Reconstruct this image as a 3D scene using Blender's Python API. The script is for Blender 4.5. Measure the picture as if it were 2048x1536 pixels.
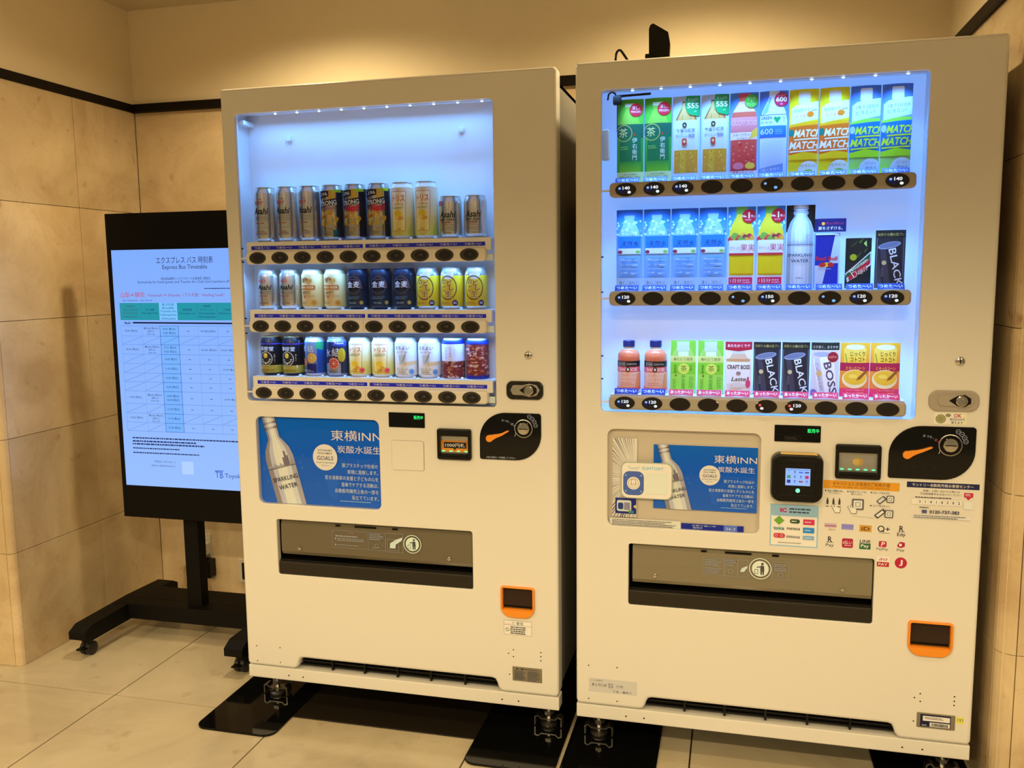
import bpy, bmesh, math, random
from mathutils import Vector, Matrix
random.seed(7)
for _o in list(bpy.data.objects):
    bpy.data.objects.remove(_o, do_unlink=True)
scene = bpy.context.scene
COL = scene.collection
PI = math.pi

# ---------------------------------------------------------------- camera
def make_camera():
    yaw, pitch, roll = -0.2488, -0.1235, -0.0108
    f = Vector((math.sin(yaw)*math.cos(pitch), math.cos(yaw)*math.cos(pitch), math.sin(pitch)))
    r = Vector((math.cos(yaw), -math.sin(yaw), 0)); u = r.cross(f)
    r2 = r*math.cos(roll)+u*math.sin(roll); u2 = -r*math.sin(roll)+u*math.cos(roll)
    cd = bpy.data.cameras.new('camera'); cd.sensor_width = 36.0; cd.lens = 1753.9/2048*36.0
    cd.clip_start = 0.05; cd.clip_end = 60
    co = bpy.data.objects.new('camera', cd); COL.objects.link(co)
    m = Matrix((r2, u2, -f)).transposed().to_4x4(); m.translation = Vector((1.4201, -2.2757, 1.3013))
    co.matrix_world = m
    scene.camera = co
make_camera()

# ---------------------------------------------------------------- world, room lights, exposure
WARM = (1.0, 0.77, 0.42)
world = bpy.data.worlds.new('lobby'); scene.world = world; world.use_nodes = True
bg = world.node_tree.nodes['Background']; bg.inputs[0].default_value = (*WARM, 1); bg.inputs[1].default_value = 0.22
scene.view_settings.view_transform = 'Standard'
scene.view_settings.look = 'None'
scene.view_settings.exposure = 0.0
scene.view_settings.gamma = 1.0
scene.view_settings.use_curve_mapping = False

def downlight(x, y, power, size=120, blend=0.9, radius=0.05):
    ld = bpy.data.lights.new('ceiling_downlight', 'SPOT'); ld.energy = power; ld.color = WARM
    ld.spot_size = math.radians(size); ld.spot_blend = blend; ld.shadow_soft_size = radius
    o = bpy.data.objects.new('ceiling_downlight', ld); COL.objects.link(o); o.location = (x, y, 2.335)
for x in (-1.9, -0.2, 1.5, 3.2):
    downlight(x, -0.95, 50, size=98, blend=0.9)
    downlight(x, -2.65, 108, size=151, blend=0.34)
    downlight(x, -4.4, 126, size=161, blend=0.30)
for x, y, p in ((0.0, 0.30, 66), (1.30, 0.30, 62), (-0.62, -0.15, 4)):
    downlight(x, y, p, size=156, blend=0.7)

# ---------------------------------------------------------------- colour and material helpers
def lin(c):
    out = []
    for v in c[:3]:
        v /= 255.0
        out.append(v/12.92 if v <= 0.04045 else ((v+0.055)/1.055)**2.4)
    return tuple(out)

MATS = {}
def mat(name, col=(0.8, 0.8, 0.8), rough=0.4, metal=0.0, spec=0.5, coat=0.0, emit=None, es=1.0):
    if name in MATS:
        return MATS[name]
    m = bpy.data.materials.new(name); m.use_nodes = True
    p = m.node_tree.nodes['Principled BSDF']
    p.inputs['Base Color'].default_value = (*col, 1); p.inputs['Roughness'].default_value = rough
    p.inputs['Metallic'].default_value = metal; p.inputs['Specular IOR Level'].default_value = spec
    p.inputs['Coat Weight'].default_value = coat; p.inputs['Coat Roughness'].default_value = 0.08
    if emit:
        p.inputs['Emission Color'].default_value = (*emit, 1); p.inputs['Emission Strength'].default_value = es
    MATS[name] = m
    return m

def mat_print(name, rough=0.4, metal=0.0, emit=0.0, spec=0.4):
    if name in MATS:
        return MATS[name]
    m = bpy.data.materials.new(name); m.use_nodes = True; nt = m.node_tree
    p = nt.nodes['Principled BSDF']; a = nt.nodes.new('ShaderNodeAttribute'); a.attribute_name = 'Col'
    p.inputs['Roughness'].default_value = rough; p.inputs['Metallic'].default_value = metal
    p.inputs['Specular IOR Level'].default_value = spec
    if emit:
        p.inputs['Base Color'].default_value = (0.01, 0.01, 0.01, 1)
        nt.links.new(a.outputs['Color'], p.inputs['Emission Color']); p.inputs['Emission Strength'].default_value = emit
    else:
        nt.links.new(a.outputs['Color'], p.inputs['Base Color'])
    MATS[name] = m
    return m

def mat_pane(name, tint=(1, 1, 1), ior=1.45, rough=0.0):
    if name in MATS:
        return MATS[name]
    m = bpy.data.materials.new(name); m.use_nodes = True; nt = m.node_tree
    nt.nodes.remove(nt.nodes['Principled BSDF']); out = nt.nodes['Material Output']
    t = nt.nodes.new('ShaderNodeBsdfTransparent'); t.inputs[0].default_value = (*tint, 1)
    g = nt.nodes.new('ShaderNodeBsdfGlossy'); g.inputs['Roughness'].default_value = rough
    f = nt.nodes.new('ShaderNodeFresnel'); f.inputs[0].default_value = ior
    x = nt.nodes.new('ShaderNodeMixShader')
    nt.links.new(f.outputs[0], x.inputs[0]); nt.links.new(t.outputs[0], x.inputs[1]); nt.links.new(g.outputs[0], x.inputs[2])
    nt.links.new(x.outputs[0], out.inputs[0])
    MATS[name] = m
    return m

def mat_stone(name, c1, c2, dark, rough, scale, speck=0.0, var=0.12, vein=0.0, coat=0.0):
    m = bpy.data.materials.new(name); m.use_nodes = True; nt = m.node_tree; N = nt.nodes.new; L = nt.links.new
    p = nt.nodes['Principled BSDF']; p.inputs['Roughness'].default_value = rough; p.inputs['Coat Weight'].default_value = coat
    geo = N('ShaderNodeNewGeometry')
    n1 = N('ShaderNodeTexNoise'); n1.inputs['Scale'].default_value = scale; n1.inputs['Detail'].default_value = 8; n1.inputs['Roughness'].default_value = 0.62
    n1.inputs['Distortion'].default_value = 0.8
    n2 = N('ShaderNodeTexNoise'); n2.inputs['Scale'].default_value = scale*4.5; n2.inputs['Detail'].default_value = 6
    L(geo.outputs['Position'], n1.inputs['Vector']); L(geo.outputs['Position'], n2.inputs['Vector'])
    r1 = N('ShaderNodeValToRGB'); r1.color_ramp.elements[0].position = 0.34; r1.color_ramp.elements[1].position = 0.66
    r1.color_ramp.elements[0].color = (*c1, 1); r1.color_ramp.elements[1].color = (*c2, 1)
    L(n1.outputs['Fac'], r1.inputs[0])
    mx = N('ShaderNodeMix'); mx.data_type = 'RGBA'; mx.blend_type = 'MIX'
    r2 = N('ShaderNodeValToRGB'); r2.color_ramp.elements[0].position = 0.66-speck; r2.color_ramp.elements[1].position = 0.80-speck
    L(n2.outputs['Fac'], r2.inputs[0])
    mth = N('ShaderNodeMath'); mth.operation = 'MULTIPLY'; mth.inputs[1].default_value = 0.75
    L(r2.outputs[0], mth.inputs[0]); L(mth.outputs[0], mx.inputs['Factor']); L(r1.outputs[0], mx.inputs['A']); mx.inputs['B'].default_value = (*dark, 1)
    last = mx.outputs['Result']
    if vein:
        vo = N('ShaderNodeTexNoise'); vo.inputs['Scale'].default_value = scale*1.3; vo.inputs['Detail'].default_value = 5; vo.inputs['Distortion'].default_value = 2.2
        L(geo.outputs['Position'], vo.inputs['Vector'])
        rv = N('ShaderNodeValToRGB'); e = rv.color_ramp.elements
        e[0].position = 0.485; e[0].color = (0, 0, 0, 1); e[1].position = 0.5; e[1].color = (vein, vein, vein, 1)
        e2 = e.new(0.515); e2.color = (0, 0, 0, 1)
        L(vo.outputs['Fac'], rv.inputs[0])
        mv = N('ShaderNodeMix'); mv.data_type = 'RGBA'; L(rv.outputs[0], mv.inputs['Factor']); L(last, mv.inputs['A']); mv.inputs['B'].default_value = (*dark, 1)
        last = mv.outputs['Result']
    oi = N('ShaderNodeObjectInfo'); mr = N('ShaderNodeMapRange'); mr.inputs['To Min'].default_value = 1-var; mr.inputs['To Max'].default_value = 1+var*0.6
    L(oi.outputs['Random'], mr.inputs['Value'])
    hs = N('ShaderNodeHueSaturation'); L(mr.outputs[0], hs.inputs['Value']); L(last, hs.inputs['Color'])
    L(hs.outputs[0], p.inputs['Base Color'])
    bp = N('ShaderNodeBump'); bp.inputs['Strength'].default_value = 0.04; bp.inputs['Distance'].default_value = 0.01
    L(n2.outputs['Fac'], bp.inputs['Height']); L(bp.outputs[0], p.inputs['Normal'])
    MATS[name] = m
    return m

def mat_noise(name, c1, c2, rough, scale, bump=0.05):
    m = bpy.data.materials.new(name); m.use_nodes = True; nt = m.node_tree; N = nt.nodes.new; L = nt.links.new
    p = nt.nodes['Principled BSDF']; p.inputs['Roughness'].default_value = rough
    geo = N('ShaderNodeNewGeometry'); n1 = N('ShaderNodeTexNoise'); n1.inputs['Scale'].default_value = scale; n1.inputs['Detail'].default_value = 4
    L(geo.outputs['Position'], n1.inputs['Vector'])
    r1 = N('ShaderNodeValToRGB'); r1.color_ramp.elements[0].color = (*c1, 1); r1.color_ramp.elements[1].color = (*c2, 1)
    L(n1.outputs['Fac'], r1.inputs[0]); L(r1.outputs[0], p.inputs['Base Color'])
    b = N('ShaderNodeBump'); b.inputs['Strength'].default_value = bump; b.inputs['Distance'].default_value = 0.005
    L(n1.outputs['Fac'], b.inputs['Height']); L(b.outputs[0], p.inputs['Normal'])
    MATS[name] = m
    return m

M_PAINT = mat('machine_paint', (0.80, 0.785, 0.75), 0.30, coat=0.25)
M_CAB = mat('cabinet_shade_paint', (0.24, 0.23, 0.21), 0.45)  # beige-white cabinet, darkened in colour for the shadow between the machines
M_INNER = mat('display_white', (0.80, 0.82, 0.85), 0.45)
M_RAIL = mat('rail_plastic', (0.76, 0.72, 0.66), 0.35)
M_RAIL2 = mat('rail_tan', (0.40, 0.37, 0.33), 0.32)
M_ADDGLOW = mat('added_glow_panel', (0.75, 0.78, 0.82), 0.45, emit=(0.12, 0.34, 0.95), es=0.60)  # glow added to the panel for even blue brightness behind the cards
M_GLASS2 = mat_pane('poster_pane', (1, 1, 1), 1.18)
M_PRINT2 = mat_print('poster_ink', 0.7, spec=0.1)
M_LIP = mat('shelf_plastic', (0.78, 0.78, 0.80), 0.35)
M_BLACK = mat('black_plastic', (0.005, 0.0045, 0.004), 0.35, spec=0.25)
M_GLOSSBLK = mat('gloss_black', (0.003, 0.003, 0.003), 0.06, spec=0.35)
M_MATTBLK = mat('matt_black', (0.004, 0.0035, 0.003), 0.55, spec=0.15)
M_BUTTON = mat('button_smoke', (0.018, 0.014, 0.011), 0.12)
M_BUTTON2 = mat('button_well', (0.035, 0.028, 0.022), 0.3)
M_DKBROWN = mat('tray_plastic', (0.022, 0.018, 0.013), 0.38, spec=0.3)
M_FLAP = mat('flap_smoke', (0.135, 0.115, 0.078), 0.16, coat=0.3)
M_ORANGE = mat('orange_plastic', (0.90, 0.30, 0.02), 0.35)
M_CHROME = mat('chrome', (0.62, 0.60, 0.56), 0.18, metal=1.0)
M_STEEL = mat('steel', (0.50, 0.48, 0.44), 0.32, metal=1.0)
M_GREYP = mat('grey_bezel', (0.40, 0.36, 0.31), 0.35)
M_ALU = mat('can_aluminium', (0.74, 0.72, 0.69), 0.24, metal=0.95)
M_GLASS = mat_pane('window_glass', (1, 1, 1), 1.25)
M_LED = mat('led_white', (0.1, 0.1, 0.1), 0.4, emit=(0.55, 0.80, 1.0), es=6)
M_LEDG = mat('led_green', (0.05, 0.1, 0.05), 0.4, emit=(0.10, 1.0, 0.35), es=2.2)
M_PRINT = mat_print('print_ink', 0.42)
M_PRINTM = mat_print('print_metallic', 0.26, 0.55)
M_PRINTE = mat_print('screen_pixels', 0.2, 0.0, 1.0)
M_PAPER = mat('card_stock', (0.80, 0.82, 0.84), 0.5)
M_CORD = mat('white_cord', (0.62, 0.58, 0.50), 0.5)
M_RUBBER = mat('wheel_rubber', (0.012, 0.012, 0.012), 0.5)

# ---------------------------------------------------------------- mesh helpers
class MB:
    def __init__(s):
        s.v = []; s.f = []; s.m = []; s.mats = []; s.sm = []
    def mi(s, m):
        if m not in s.mats: s.mats.append(m)
        return s.mats.index(m)
    def add(s, vs, fs, m, smooth=False):
        o = len(s.v); s.v += [tuple(v) for v in vs]; k = s.mi(m)
        for f in fs:
            s.f.append([i+o for i in f]); s.m.append(k); s.sm.append(smooth)
        return s
    def box(s, x0, x1, y0, y1, z0, z1, m, skip=''):
        vs = [(x0, y0, z0), (x1, y0, z0), (x1, y1, z0), (x0, y1, z0), (x0, y0, z1), (x1, y0, z1), (x1, y1, z1), (x0, y1, z1)]
        F = {'b': (0, 3, 2, 1), 't': (4, 5, 6, 7), 'f': (0, 1, 5, 4), 'k': (2, 3, 7, 6), 'l': (3, 0, 4, 7), 'r': (1, 2, 6, 5)}
        return s.add(vs, [F[k] for k in F if k not in skip], m)
    def bbox(s, x0, x1, y0, y1, z0, z1, m, b=0.002):
        """box with chamfered edges"""
        bm = bmesh.new(); bmesh.ops.create_cube(bm, size=1)
        for v in bm.verts:
            v.co = Vector((x0+(v.co.x+.5)*(x1-x0), y0+(v.co.y+.5)*(y1-y0), z0+(v.co.z+.5)*(z1-z0)))
        bmesh.ops.bevel(bm, geom=list(bm.edges), offset=b, segments=2, affect='EDGES', profile=0.6)
        bm.verts.index_update()
        s.add([v.co for v in bm.verts], [[v.index for v in f.verts] for f in bm.faces], m); bm.free()
        return s
    def prism(s, loop, y0, y1, m, bev=0.0, side=None):
        """loop of (x,z), front at y0 (towards the viewer) back at y1"""
        n = len(loop); rings = []
        if bev:
            rings.append((offset(loop, -bev), y0)); rings.append((offset(loop, -bev*0.3), y0+bev*0.3)); rings.append((loop, y0+bev))
        else:
            rings.append((loop, y0))
        rings.append((loop, y1))
        vs = []
        for lp, y in rings: vs += [(p[0], y, p[1]) for p in lp]
        k = len(rings)
        s.add(vs, [list(range(n)), [(k-1)*n+i for i in range(n)][::-1]], m)
        s.add(vs, [[r*n+i, (r+1)*n+i, (r+1)*n+(i+1) % n, r*n+(i+1) % n] for r in range(k-1) for i in range(n)], side or m)
        return s
    def lathe(s, prof, m, n=24, c=(0, 0, 0), axis='z', cap=True, smooth=True):
        vs = []; fs = []
        for r, h in prof:
            for i in range(n):
                a = 2*PI*i/n; x, y, z = r*math.cos(a), r*math.sin(a), h
                if axis == 'y': x, y, z = x, h, -y
                if axis == 'x': x, y, z = h, y, -x
                vs.append((x+c[0], y+c[1], z+c[2]))
        for k in range(len(prof)-1):
            for i in range(n):
                fs.append((k*n+i, k*n+(i+1) % n, (k+1)*n+(i+1) % n, (k+1)*n+i))
        s.add(vs, fs, m, smooth)
        if cap:
            s.add(vs[:n], [list(range(n))[::-1]], m); s.add(vs[-n:], [list(range(n))], m)
        return s
    def tube(s, pts, r, m, n=8):
        pts = [Vector(p) for p in pts]; vs = []; fs = []
        up = Vector((0.0123, 0.021, 1)).normalized()
        for i, p in enumerate(pts):
            d = (pts[min(i+1, len(pts)-1)]-pts[max(i-1, 0)]).normalized()
            a = d.cross(up)
            if a.length < 0.1: a = d.cross(Vector((0, 1, 0)))
            a.normalize(); b = d.cross(a)
            for k in range(n):
                t = 2*PI*k/n; vs.append(p+r*(a*math.cos(t)+b*math.sin(t)))
        for i in range(len(pts)-1):
            for k in range(n):
                fs.append((i*n+k, i*n+(k+1) % n, (i+1)*n+(k+1) % n, (i+1)*n+k))
        s.add(vs, fs, m, True); s.add(vs[:n], [list(range(n))], m); s.add(vs[-n:], [list(range(n))[::-1]], m)
        return s
    def mesh(s, name):
        me = bpy.data.meshes.new(name); me.from_pydata(s.v, [], s.f)
        for m in s.mats: me.materials.append(m)
        me.polygons.foreach_set('material_index', s.m); me.polygons.foreach_set('use_smooth', s.sm)
        bm = bmesh.new(); bm.from_mesh(me)
        bmesh.ops.remove_doubles(bm, verts=bm.verts, dist=1e-6)
        bmesh.ops.recalc_face_normals(bm, faces=bm.faces)
        bm.to_mesh(me); bm.free()
        if any(s.sm): me.set_sharp_from_angle(angle=math.radians(42))
        me.update()
        return me
    def build(s, name, parent=None, loc=(0, 0, 0), **kw):
        return link(name, s.mesh(name), parent, loc, **kw)

def link(name, me, parent=None, loc=(0, 0, 0), label=None, cat=None, group=None, kind=None, rot=None):
    o = bpy.data.objects.new(name, me); COL.objects.link(o); o.location = loc
    if rot: o.rotation_euler = rot
    if parent: o.parent = parent
    tag(o, label, cat, group, kind)
    return o

def tag(o, label=None, cat=None, group=None, kind=None):
    if label: o['label'] = label
    if cat: o['category'] = cat
    if group: o['group'] = group
    if kind: o['kind'] = kind
    return o

def thing(name, label, cat, loc=(0, 0, 0), rotz=0.0, group=None):
    o = bpy.data.objects.new(name, None); COL.objects.link(o); o.location = loc; o.rotation_euler = (0, 0, rotz)
    o.empty_display_size = 0.05
    return tag(o, label, cat, group)

def rrect(x0, x1, z0, z1, r, n=6):
    """rounded rectangle, counter-clockwise; r a number or (bl, br, tr, tl)"""
    if not isinstance(r, tuple): r = (r,)*4
    out = []
    for (cx, cz, a0, rr) in ((x0+r[0], z0+r[0], PI, r[0]), (x1-r[1], z0+r[1], 1.5*PI, r[1]), (x1-r[2], z1-r[2], 0, r[2]), (x0+r[3], z1-r[3], .5*PI, r[3])):
        for i in range(n+1):
            a = a0+(PI/2)*i/n
            out.append((cx+rr*math.cos(a), cz+rr*math.sin(a)))
    return out

def ellipse(cx, cz, rx, rz, n=28):
    return [(cx+rx*math.cos(2*PI*i/n), cz+rz*math.sin(2*PI*i/n)) for i in range(n)]

def offset(loop, d):
    """offset a ccw loop outwards by d (inwards when negative)"""
    n = len(loop); out = []
    for i in range(n):
        p0, p, p1 = loop[i-1], loop[i], loop[(i+1) % n]
        e0 = Vector((p[0]-p0[0], p[1]-p0[1])); e1 = Vector((p1[0]-p[0], p1[1]-p[1]))
        if e0.length < 1e-9: e0 = e1
        if e1.length < 1e-9: e1 = e0
        e0.normalize(); e1.normalize()
        n0 = Vector((e0.y, -e0.x)); n1 = Vector((e1.y, -e1.x)); m = n0+n1
        if m.length < 1e-6: m = n0
        m.normalize(); k = d/max(0.35, m.dot(n0))
        out.append((p[0]+m.x*k, p[1]+m.y*k))
    return out

def pierced_plate(outer, holes, y0, depth, bev, hole_bev, m, hole_depth=None):
    """sheet with rounded edges and real openings; returns MB"""
    mb = MB(); bm = bmesh.new(); edges = []
    def ring(lp, y): return [bm.verts.new((p[0], y, p[1])) for p in lp]
    def close(vs):
        es = []
        for i in range(len(vs)): es.append(bm.edges.new((vs[i], vs[(i+1) % len(vs)])))
        return es
    def skin(a, b):
        n = len(a)
        for i in range(n): bm.faces.new((a[i], a[(i+1) % n], b[(i+1) % n], b[i]))
    for k, lp in enumerate([outer]+holes):
        sg = -1 if k == 0 else 1; b = bev if k == 0 else hole_bev; dp = depth if k == 0 else (hole_depth or depth)
        rs = [ring(offset(lp, sg*b), y0), ring(offset(lp, sg*b*0.5), y0+b*0.14), ring(offset(lp, sg*b*0.14), y0+b*0.5), ring(lp, y0+b), ring(lp, y0+dp)]
        edges += close(rs[0])
        for i in range(4): skin(rs[i], rs[i+1])
    bmesh.ops.triangle_fill(bm, edges=edges, use_beauty=True, use_dissolve=False, normal=(0, -1, 0))
    bm.verts.index_update()
    mb.add([v.co for v in bm.verts], [[v.index for v in f.verts] for f in bm.faces], m)
    bm.free()
    return mb

# ---------------------------------------------------------------- flat print (artwork in millimetres)
GLYPHS = {}
def glyphs(s, bold=0.0):
    k = (s, bold)
    if k not in GLYPHS:
        c = bpy.data.curves.new('t', 'FONT'); c.body = s; c.size = 1; c.resolution_u = 2; c.offset = bold
        o = bpy.data.objects.new('t', c); me = o.to_mesh()
        vs = [(v.co.x, v.co.y) for v in me.vertices]; fs = [list(p.vertices) for p in me.polygons]
        o.to_mesh_clear(); bpy.data.objects.remove(o); bpy.data.curves.remove(c)
        if not vs: vs = [(0, 0)]
        x0 = min(v[0] for v in vs); x1 = max(v[0] for v in vs); y0 = min(v[1] for v in vs); y1 = max(v[1] for v in vs)
        GLYPHS[k] = (vs, fs, x0, x1, y0, y1)
    return GLYPHS[k]

class Art:
    def __init__(s): s.ops = []
    def poly(s, pts, c, c2=None):
        pts = list(pts)
        if c2:
            y0 = min(p[1] for p in pts); y1 = max(p[1] for p in pts); a, b = lin(c), lin(c2)
            cs = [tuple(a[i]+(b[i]-a[i])*((p[1]-y0)/(y1-y0+1e-9)) for i in range(3)) for p in pts]
        else:
            cs = [lin(c)]*len(pts)
        s.ops.append((pts, [list(range(len(pts)))], cs)); return s
    def rect(s, x, y, w, h, c, c2=None, r=0):
        return s.poly(rrect(x, x+w, y, y+h, r, 5) if r else [(x, y), (x+w, y), (x+w, y+h), (x, y+h)], c, c2)
    def ell(s, cx, cy, rx, ry, c, n=24, c2=None): return s.poly(ellipse(cx, cy, rx, ry, n), c, c2)
    def ring(s, cx, cy, r, w, c, n=32, a0=0.0, a1=2*PI, ry=None):
        k = (ry or r)/r; pts = []; fs = []
        for i in range(n+1):
            a = a0+(a1-a0)*i/n
            pts += [(cx+r*math.cos(a), cy+k*r*math.sin(a)), (cx+(r-w)*math.cos(a), cy+k*(r-w)*math.sin(a))]
        fs = [[2*i, 2*i+2, 2*i+3, 2*i+1] for i in range(n)]
        s.ops.append((pts, fs, [lin(c)]*len(pts))); return s
    def line(s, x1, y1, x2, y2, w, c):
        d = Vector((x2-x1, y2-y1)); d.normalize(); n = Vector((-d.y, d.x))*w/2
        return s.poly([(x1-n.x, y1-n.y), (x2-n.x, y2-n.y), (x2+n.x, y2+n.y), (x1+n.x, y1+n.y)], c)
    def frame(s, x, y, w, h, t, c):
        s.rect(x, y, w, t, c); s.rect(x, y+h-t, w, t, c); s.rect(x, y, t, h, c); return s.rect(x+w-t, y, t, h, c)
    def text(s, t, cx, cy, h, c, w=None, rot=0.0, shear=0.0, bold=0.0, align='c'):
        bold = bold*0.45 if t.isascii() else (0.0 if any(ch >= '\u4e00' for ch in t) else min(0.012, bold*0.35))
        vs, fs, x0, x1, y0, y1 = glyphs(t, round(bold, 3))
        sx = h if not w else w/max(1e-6, x1-x0); mx = (x0+x1)/2; my = (y0+y1)/2
        if align == 'l': mx = x0
        if align == 'r': mx = x1
        ca, sa = math.cos(rot), math.sin(rot); pts = []
        for (x, y) in vs:
            a = (x-mx)*sx+(y-my)*h*shear; b = (y-my)*h
            pts.append((cx+a*ca-b*sa, cy+a*sa+b*ca))
        s.ops.append((pts, fs, [lin(c)]*len(pts))); return s
    def vtext(s, t, cx, top, h, c, bold=0.0, gap=1.08):
        for i, ch in enumerate(t): s.text(ch, cx, top-h*(i*gap+0.5), h, c, bold=bold)
        return s
    def bars(s, x, y, w, h, n, c, seed=1, align='l'):
        """unreadable small print: n rows of short dashes"""
        rnd = random.Random(seed); st = h/n
        for k in range(n):
            ww = w*rnd.uniform(0.7, 1.0); xx = x if align == 'l' else (x+w-ww if align == 'r' else x+(w-ww)/2); e = xx+ww
            while xx < e:
                l = min(e-xx, st*rnd.uniform(0.5, 1.6)); s.rect(xx, y+h-(k+0.75)*st, l, st*0.5, c); xx += l+st*0.22
        return s
    def mesh(s, name, fn, m, step=None, clip=None, comp=None):
        eps = min(0.00006, (0.0014 if step else 0.004)/max(1, len(s.ops)))
        V = []; F = []; C = []; Hh = []
        for k, (pts, fs, cs) in enumerate(s.ops):
            o = len(V); V += [(p[0], p[1], float(k)) for p in pts]; C += cs
            F += [[i+o for i in f] for f in fs]
        me = bpy.data.meshes.new(name); me.from_pydata(V, [], F)
        at = me.color_attributes.new('Col', 'FLOAT_COLOR', 'POINT'); flat = []
        for c in C:
            if comp: c = tuple(min(0.88, c[i]/comp[i]) for i in range(3))
            flat += [c[0], c[1], c[2], 1.0]
        at.data.foreach_set('color', flat)
        bm = bmesh.new(); bm.from_mesh(me)
        def cut(co, no, outer=False):
            g = list(bm.verts)+list(bm.edges)+list(bm.faces)
            bmesh.ops.bisect_plane(bm, geom=g, plane_co=co, plane_no=no, clear_outer=outer, dist=1e-5)
        if clip:
            cut((clip[0], 0, 0), (-1, 0, 0), True); cut((clip[1], 0, 0), (1, 0, 0), True)
            cut((0, clip[2], 0), (0, -1, 0), True); cut((0, clip[3], 0), (0, 1, 0), True)
        if step:
            xs = [v.co.x for v in bm.verts]
            if xs:
                k = math.ceil(min(xs)/step)
                while k*step < max(xs): cut((k*step, 0, 0), (1, 0, 0)); k += 1
        for v in bm.verts: v.co = Vector(fn(v.co.x/1000, v.co.y/1000, (v.co.z+1)*eps))
        bm.to_mesh(me); bm.free(); me.materials.append(m); me.update()
        return me

def flat_map(x, z, y=0.0):
    """artwork laid on a plate whose face is at depth y; (0,0) of the art at (x,z)"""
    return lambda a, b, h: (x+a, y-h, z+b)
def cyl_map(r):
    return lambda a, b, h: ((r+h+0.0002)*math.sin(a/r), -(r+h+0.0002)*math.cos(a/r), b)
def bow_map(w, sag):
    return lambda a, b, h: (a, -sag*(1-(2*a/w)**2)-h-0.0002, b)

INK = (0.96, 0.72, 0.36)      # colours read off things that stand in the room's warm light are divided by that light
def decal(name, art, parent, x, z, y=0.0, m=None, clip=None, label=None, comp=INK):
    return link(name, art.mesh(name, flat_map(x, z, y), m or M_PRINT, clip=clip, comp=None if m else comp), parent, label=label)

# ================================================================ the setting
MARBLE = mat_stone('wall_marble', lin((196, 170, 132)), lin((226, 205, 168)), lin((160, 122, 82)), 0.22, 3.2, speck=0.02, var=0.10, vein=0.12, coat=0.1)
FLOORST = mat_stone('floor_stone', lin((176, 163, 138)), lin((198, 186, 160)), lin((158, 142, 114)), 0.13, 2.3, speck=0.05, var=0.05)
PAINT = mat_noise('wall_paint', lin((236, 220, 186)), lin((241, 226, 194)), 0.75, 22, 0.03)
CEILP = mat_noise('ceiling_paint', lin((206, 192, 164)), lin((212, 199, 172)), 0.8, 18, 0.02)
GROUT = mat_noise('tile_grout', lin((48, 36, 22)), lin((60, 46, 30)), 0.9, 60)
TRIMM = mat_noise('trim_wood', (0.005, 0.003, 0.002), (0.009, 0.006, 0.004), 0.5, 40)
TRIMM.node_tree.nodes['Principled BSDF'].inputs['Specular IOR Level'].default_value = 0.15
CH = 2.345        # ceiling height
TZ0, TZ1 = 1.953, 1.984

def struct(name, mb, **kw):
    return mb.build(name, kind='structure', **kw)

floor = struct('floor', MB().box(-2.3, 3.6, -4.6, 1.0, -0.03, -0.0045, GROUT))
TX, TY = 0.593, 0.645
def slab(name, sx, sy, sz, m):
    return MB().bbox(-sx/2, sx/2, -sy/2, sy/2, -sz/2, sz/2, m, 0.0008).mesh(name)
ft = slab('floor_tile', TX-0.0045, TY-0.0045, 0.012, FLOORST)
for i in range(-3, 7):
    for j in range(-7, 2):
        x = -0.452+(i+0.5)*TX; y = -0.04+(j+0.5)*TY
        if -2.3 < x < 3.6 and y < 1.2:
            link('floor_tile', ft, floor, (x, y, -0.006))

struct('ceiling', MB().box(-2.3, 3.6, -4.6, 1.0, CH, CH+0.05, CEILP))

# left side wall of the alcove, with its front return
wl = struct('wall_left', MB().box(-2.3, -0.912, 0.072, 0.99, 0, CH, PAINT))
# back wall
wb = struct('wall_back', MB().box(-0.912, 2.057, 0.842, 0.99, 0, CH, PAINT))
# right side wall, with its front return
wr = struct('wall_right', MB().box(2.057, 3.6, -0.052, 0.99, 0, CH, PAINT))
ZR = [0.0, 0.393, 0.780, 1.168, 1.561, 1.953]
def panels(parent, axis, face, spans, sign, g=0.0018, t=0.012):
    """stone panels on a wall: axis 'x' = wall of constant x, spans along y (and the other way round)"""
    for k in range(5):
        for (a, b) in spans:
            z0, z1 = ZR[k]+g/2, ZR[k+1]-g/2
            lo, hi = (face-t, face) if sign > 0 else (face, face+t)
            if axis == 'x': mb = MB().bbox(lo, hi, a+g/2, b-g/2, z0, z1, MARBLE, 0.0007)
            else: mb = MB().bbox(a+g/2, b-g/2, lo, hi, z0, z1, MARBLE, 0.0007)
            mb.build('stone_panel', parent)
panels(wl, 'x', -0.900, [(0.083, 0.4875), (0.4875, 0.829)], 1)
panels(wl, 'y', 0.060, [(-2.1, -1.52), (-1.52, -0.923)], -1)
panels(wb, 'y', 0.830, [(-0.899, -0.31), (-0.31, 0.283), (0.283, 0.876), (0.876, 1.469), (1.469, 2.044)], -1)
panels(wr, 'x', 2.045, [(-0.022, 0.404), (0.404, 0.829)], -1)
panels(wr, 'y', -0.064, [(2.084, 2.68), (2.68, 3.27)], -1)
def corner_bead(parent, cx, cy, r, a0, z1=TZ0):
    for k in range(5):
        mb = MB(); n = 6; vs = []; z0, zz = ZR[k]+0.0009, ZR[k+1]-0.0009
        for z in (z0, zz):
            vs.append((cx, cy, z))
            for i in range(n+1):
                a = a0+PI/2*i/n; vs.append((cx+r*math.cos(a), cy+r*math.sin(a), z))
        q = n+2
        fs = [list(range(q)), list(range(q, 2*q))]+[[i, (i+1) % q, q+(i+1) % q, q+i] for i in range(q)]
        mb.add(vs, fs, MARBLE); mb.build('corner_stone', parent)
corner_bead(wl, -0.922, 0.082, 0.022, 1.5*PI)
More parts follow.
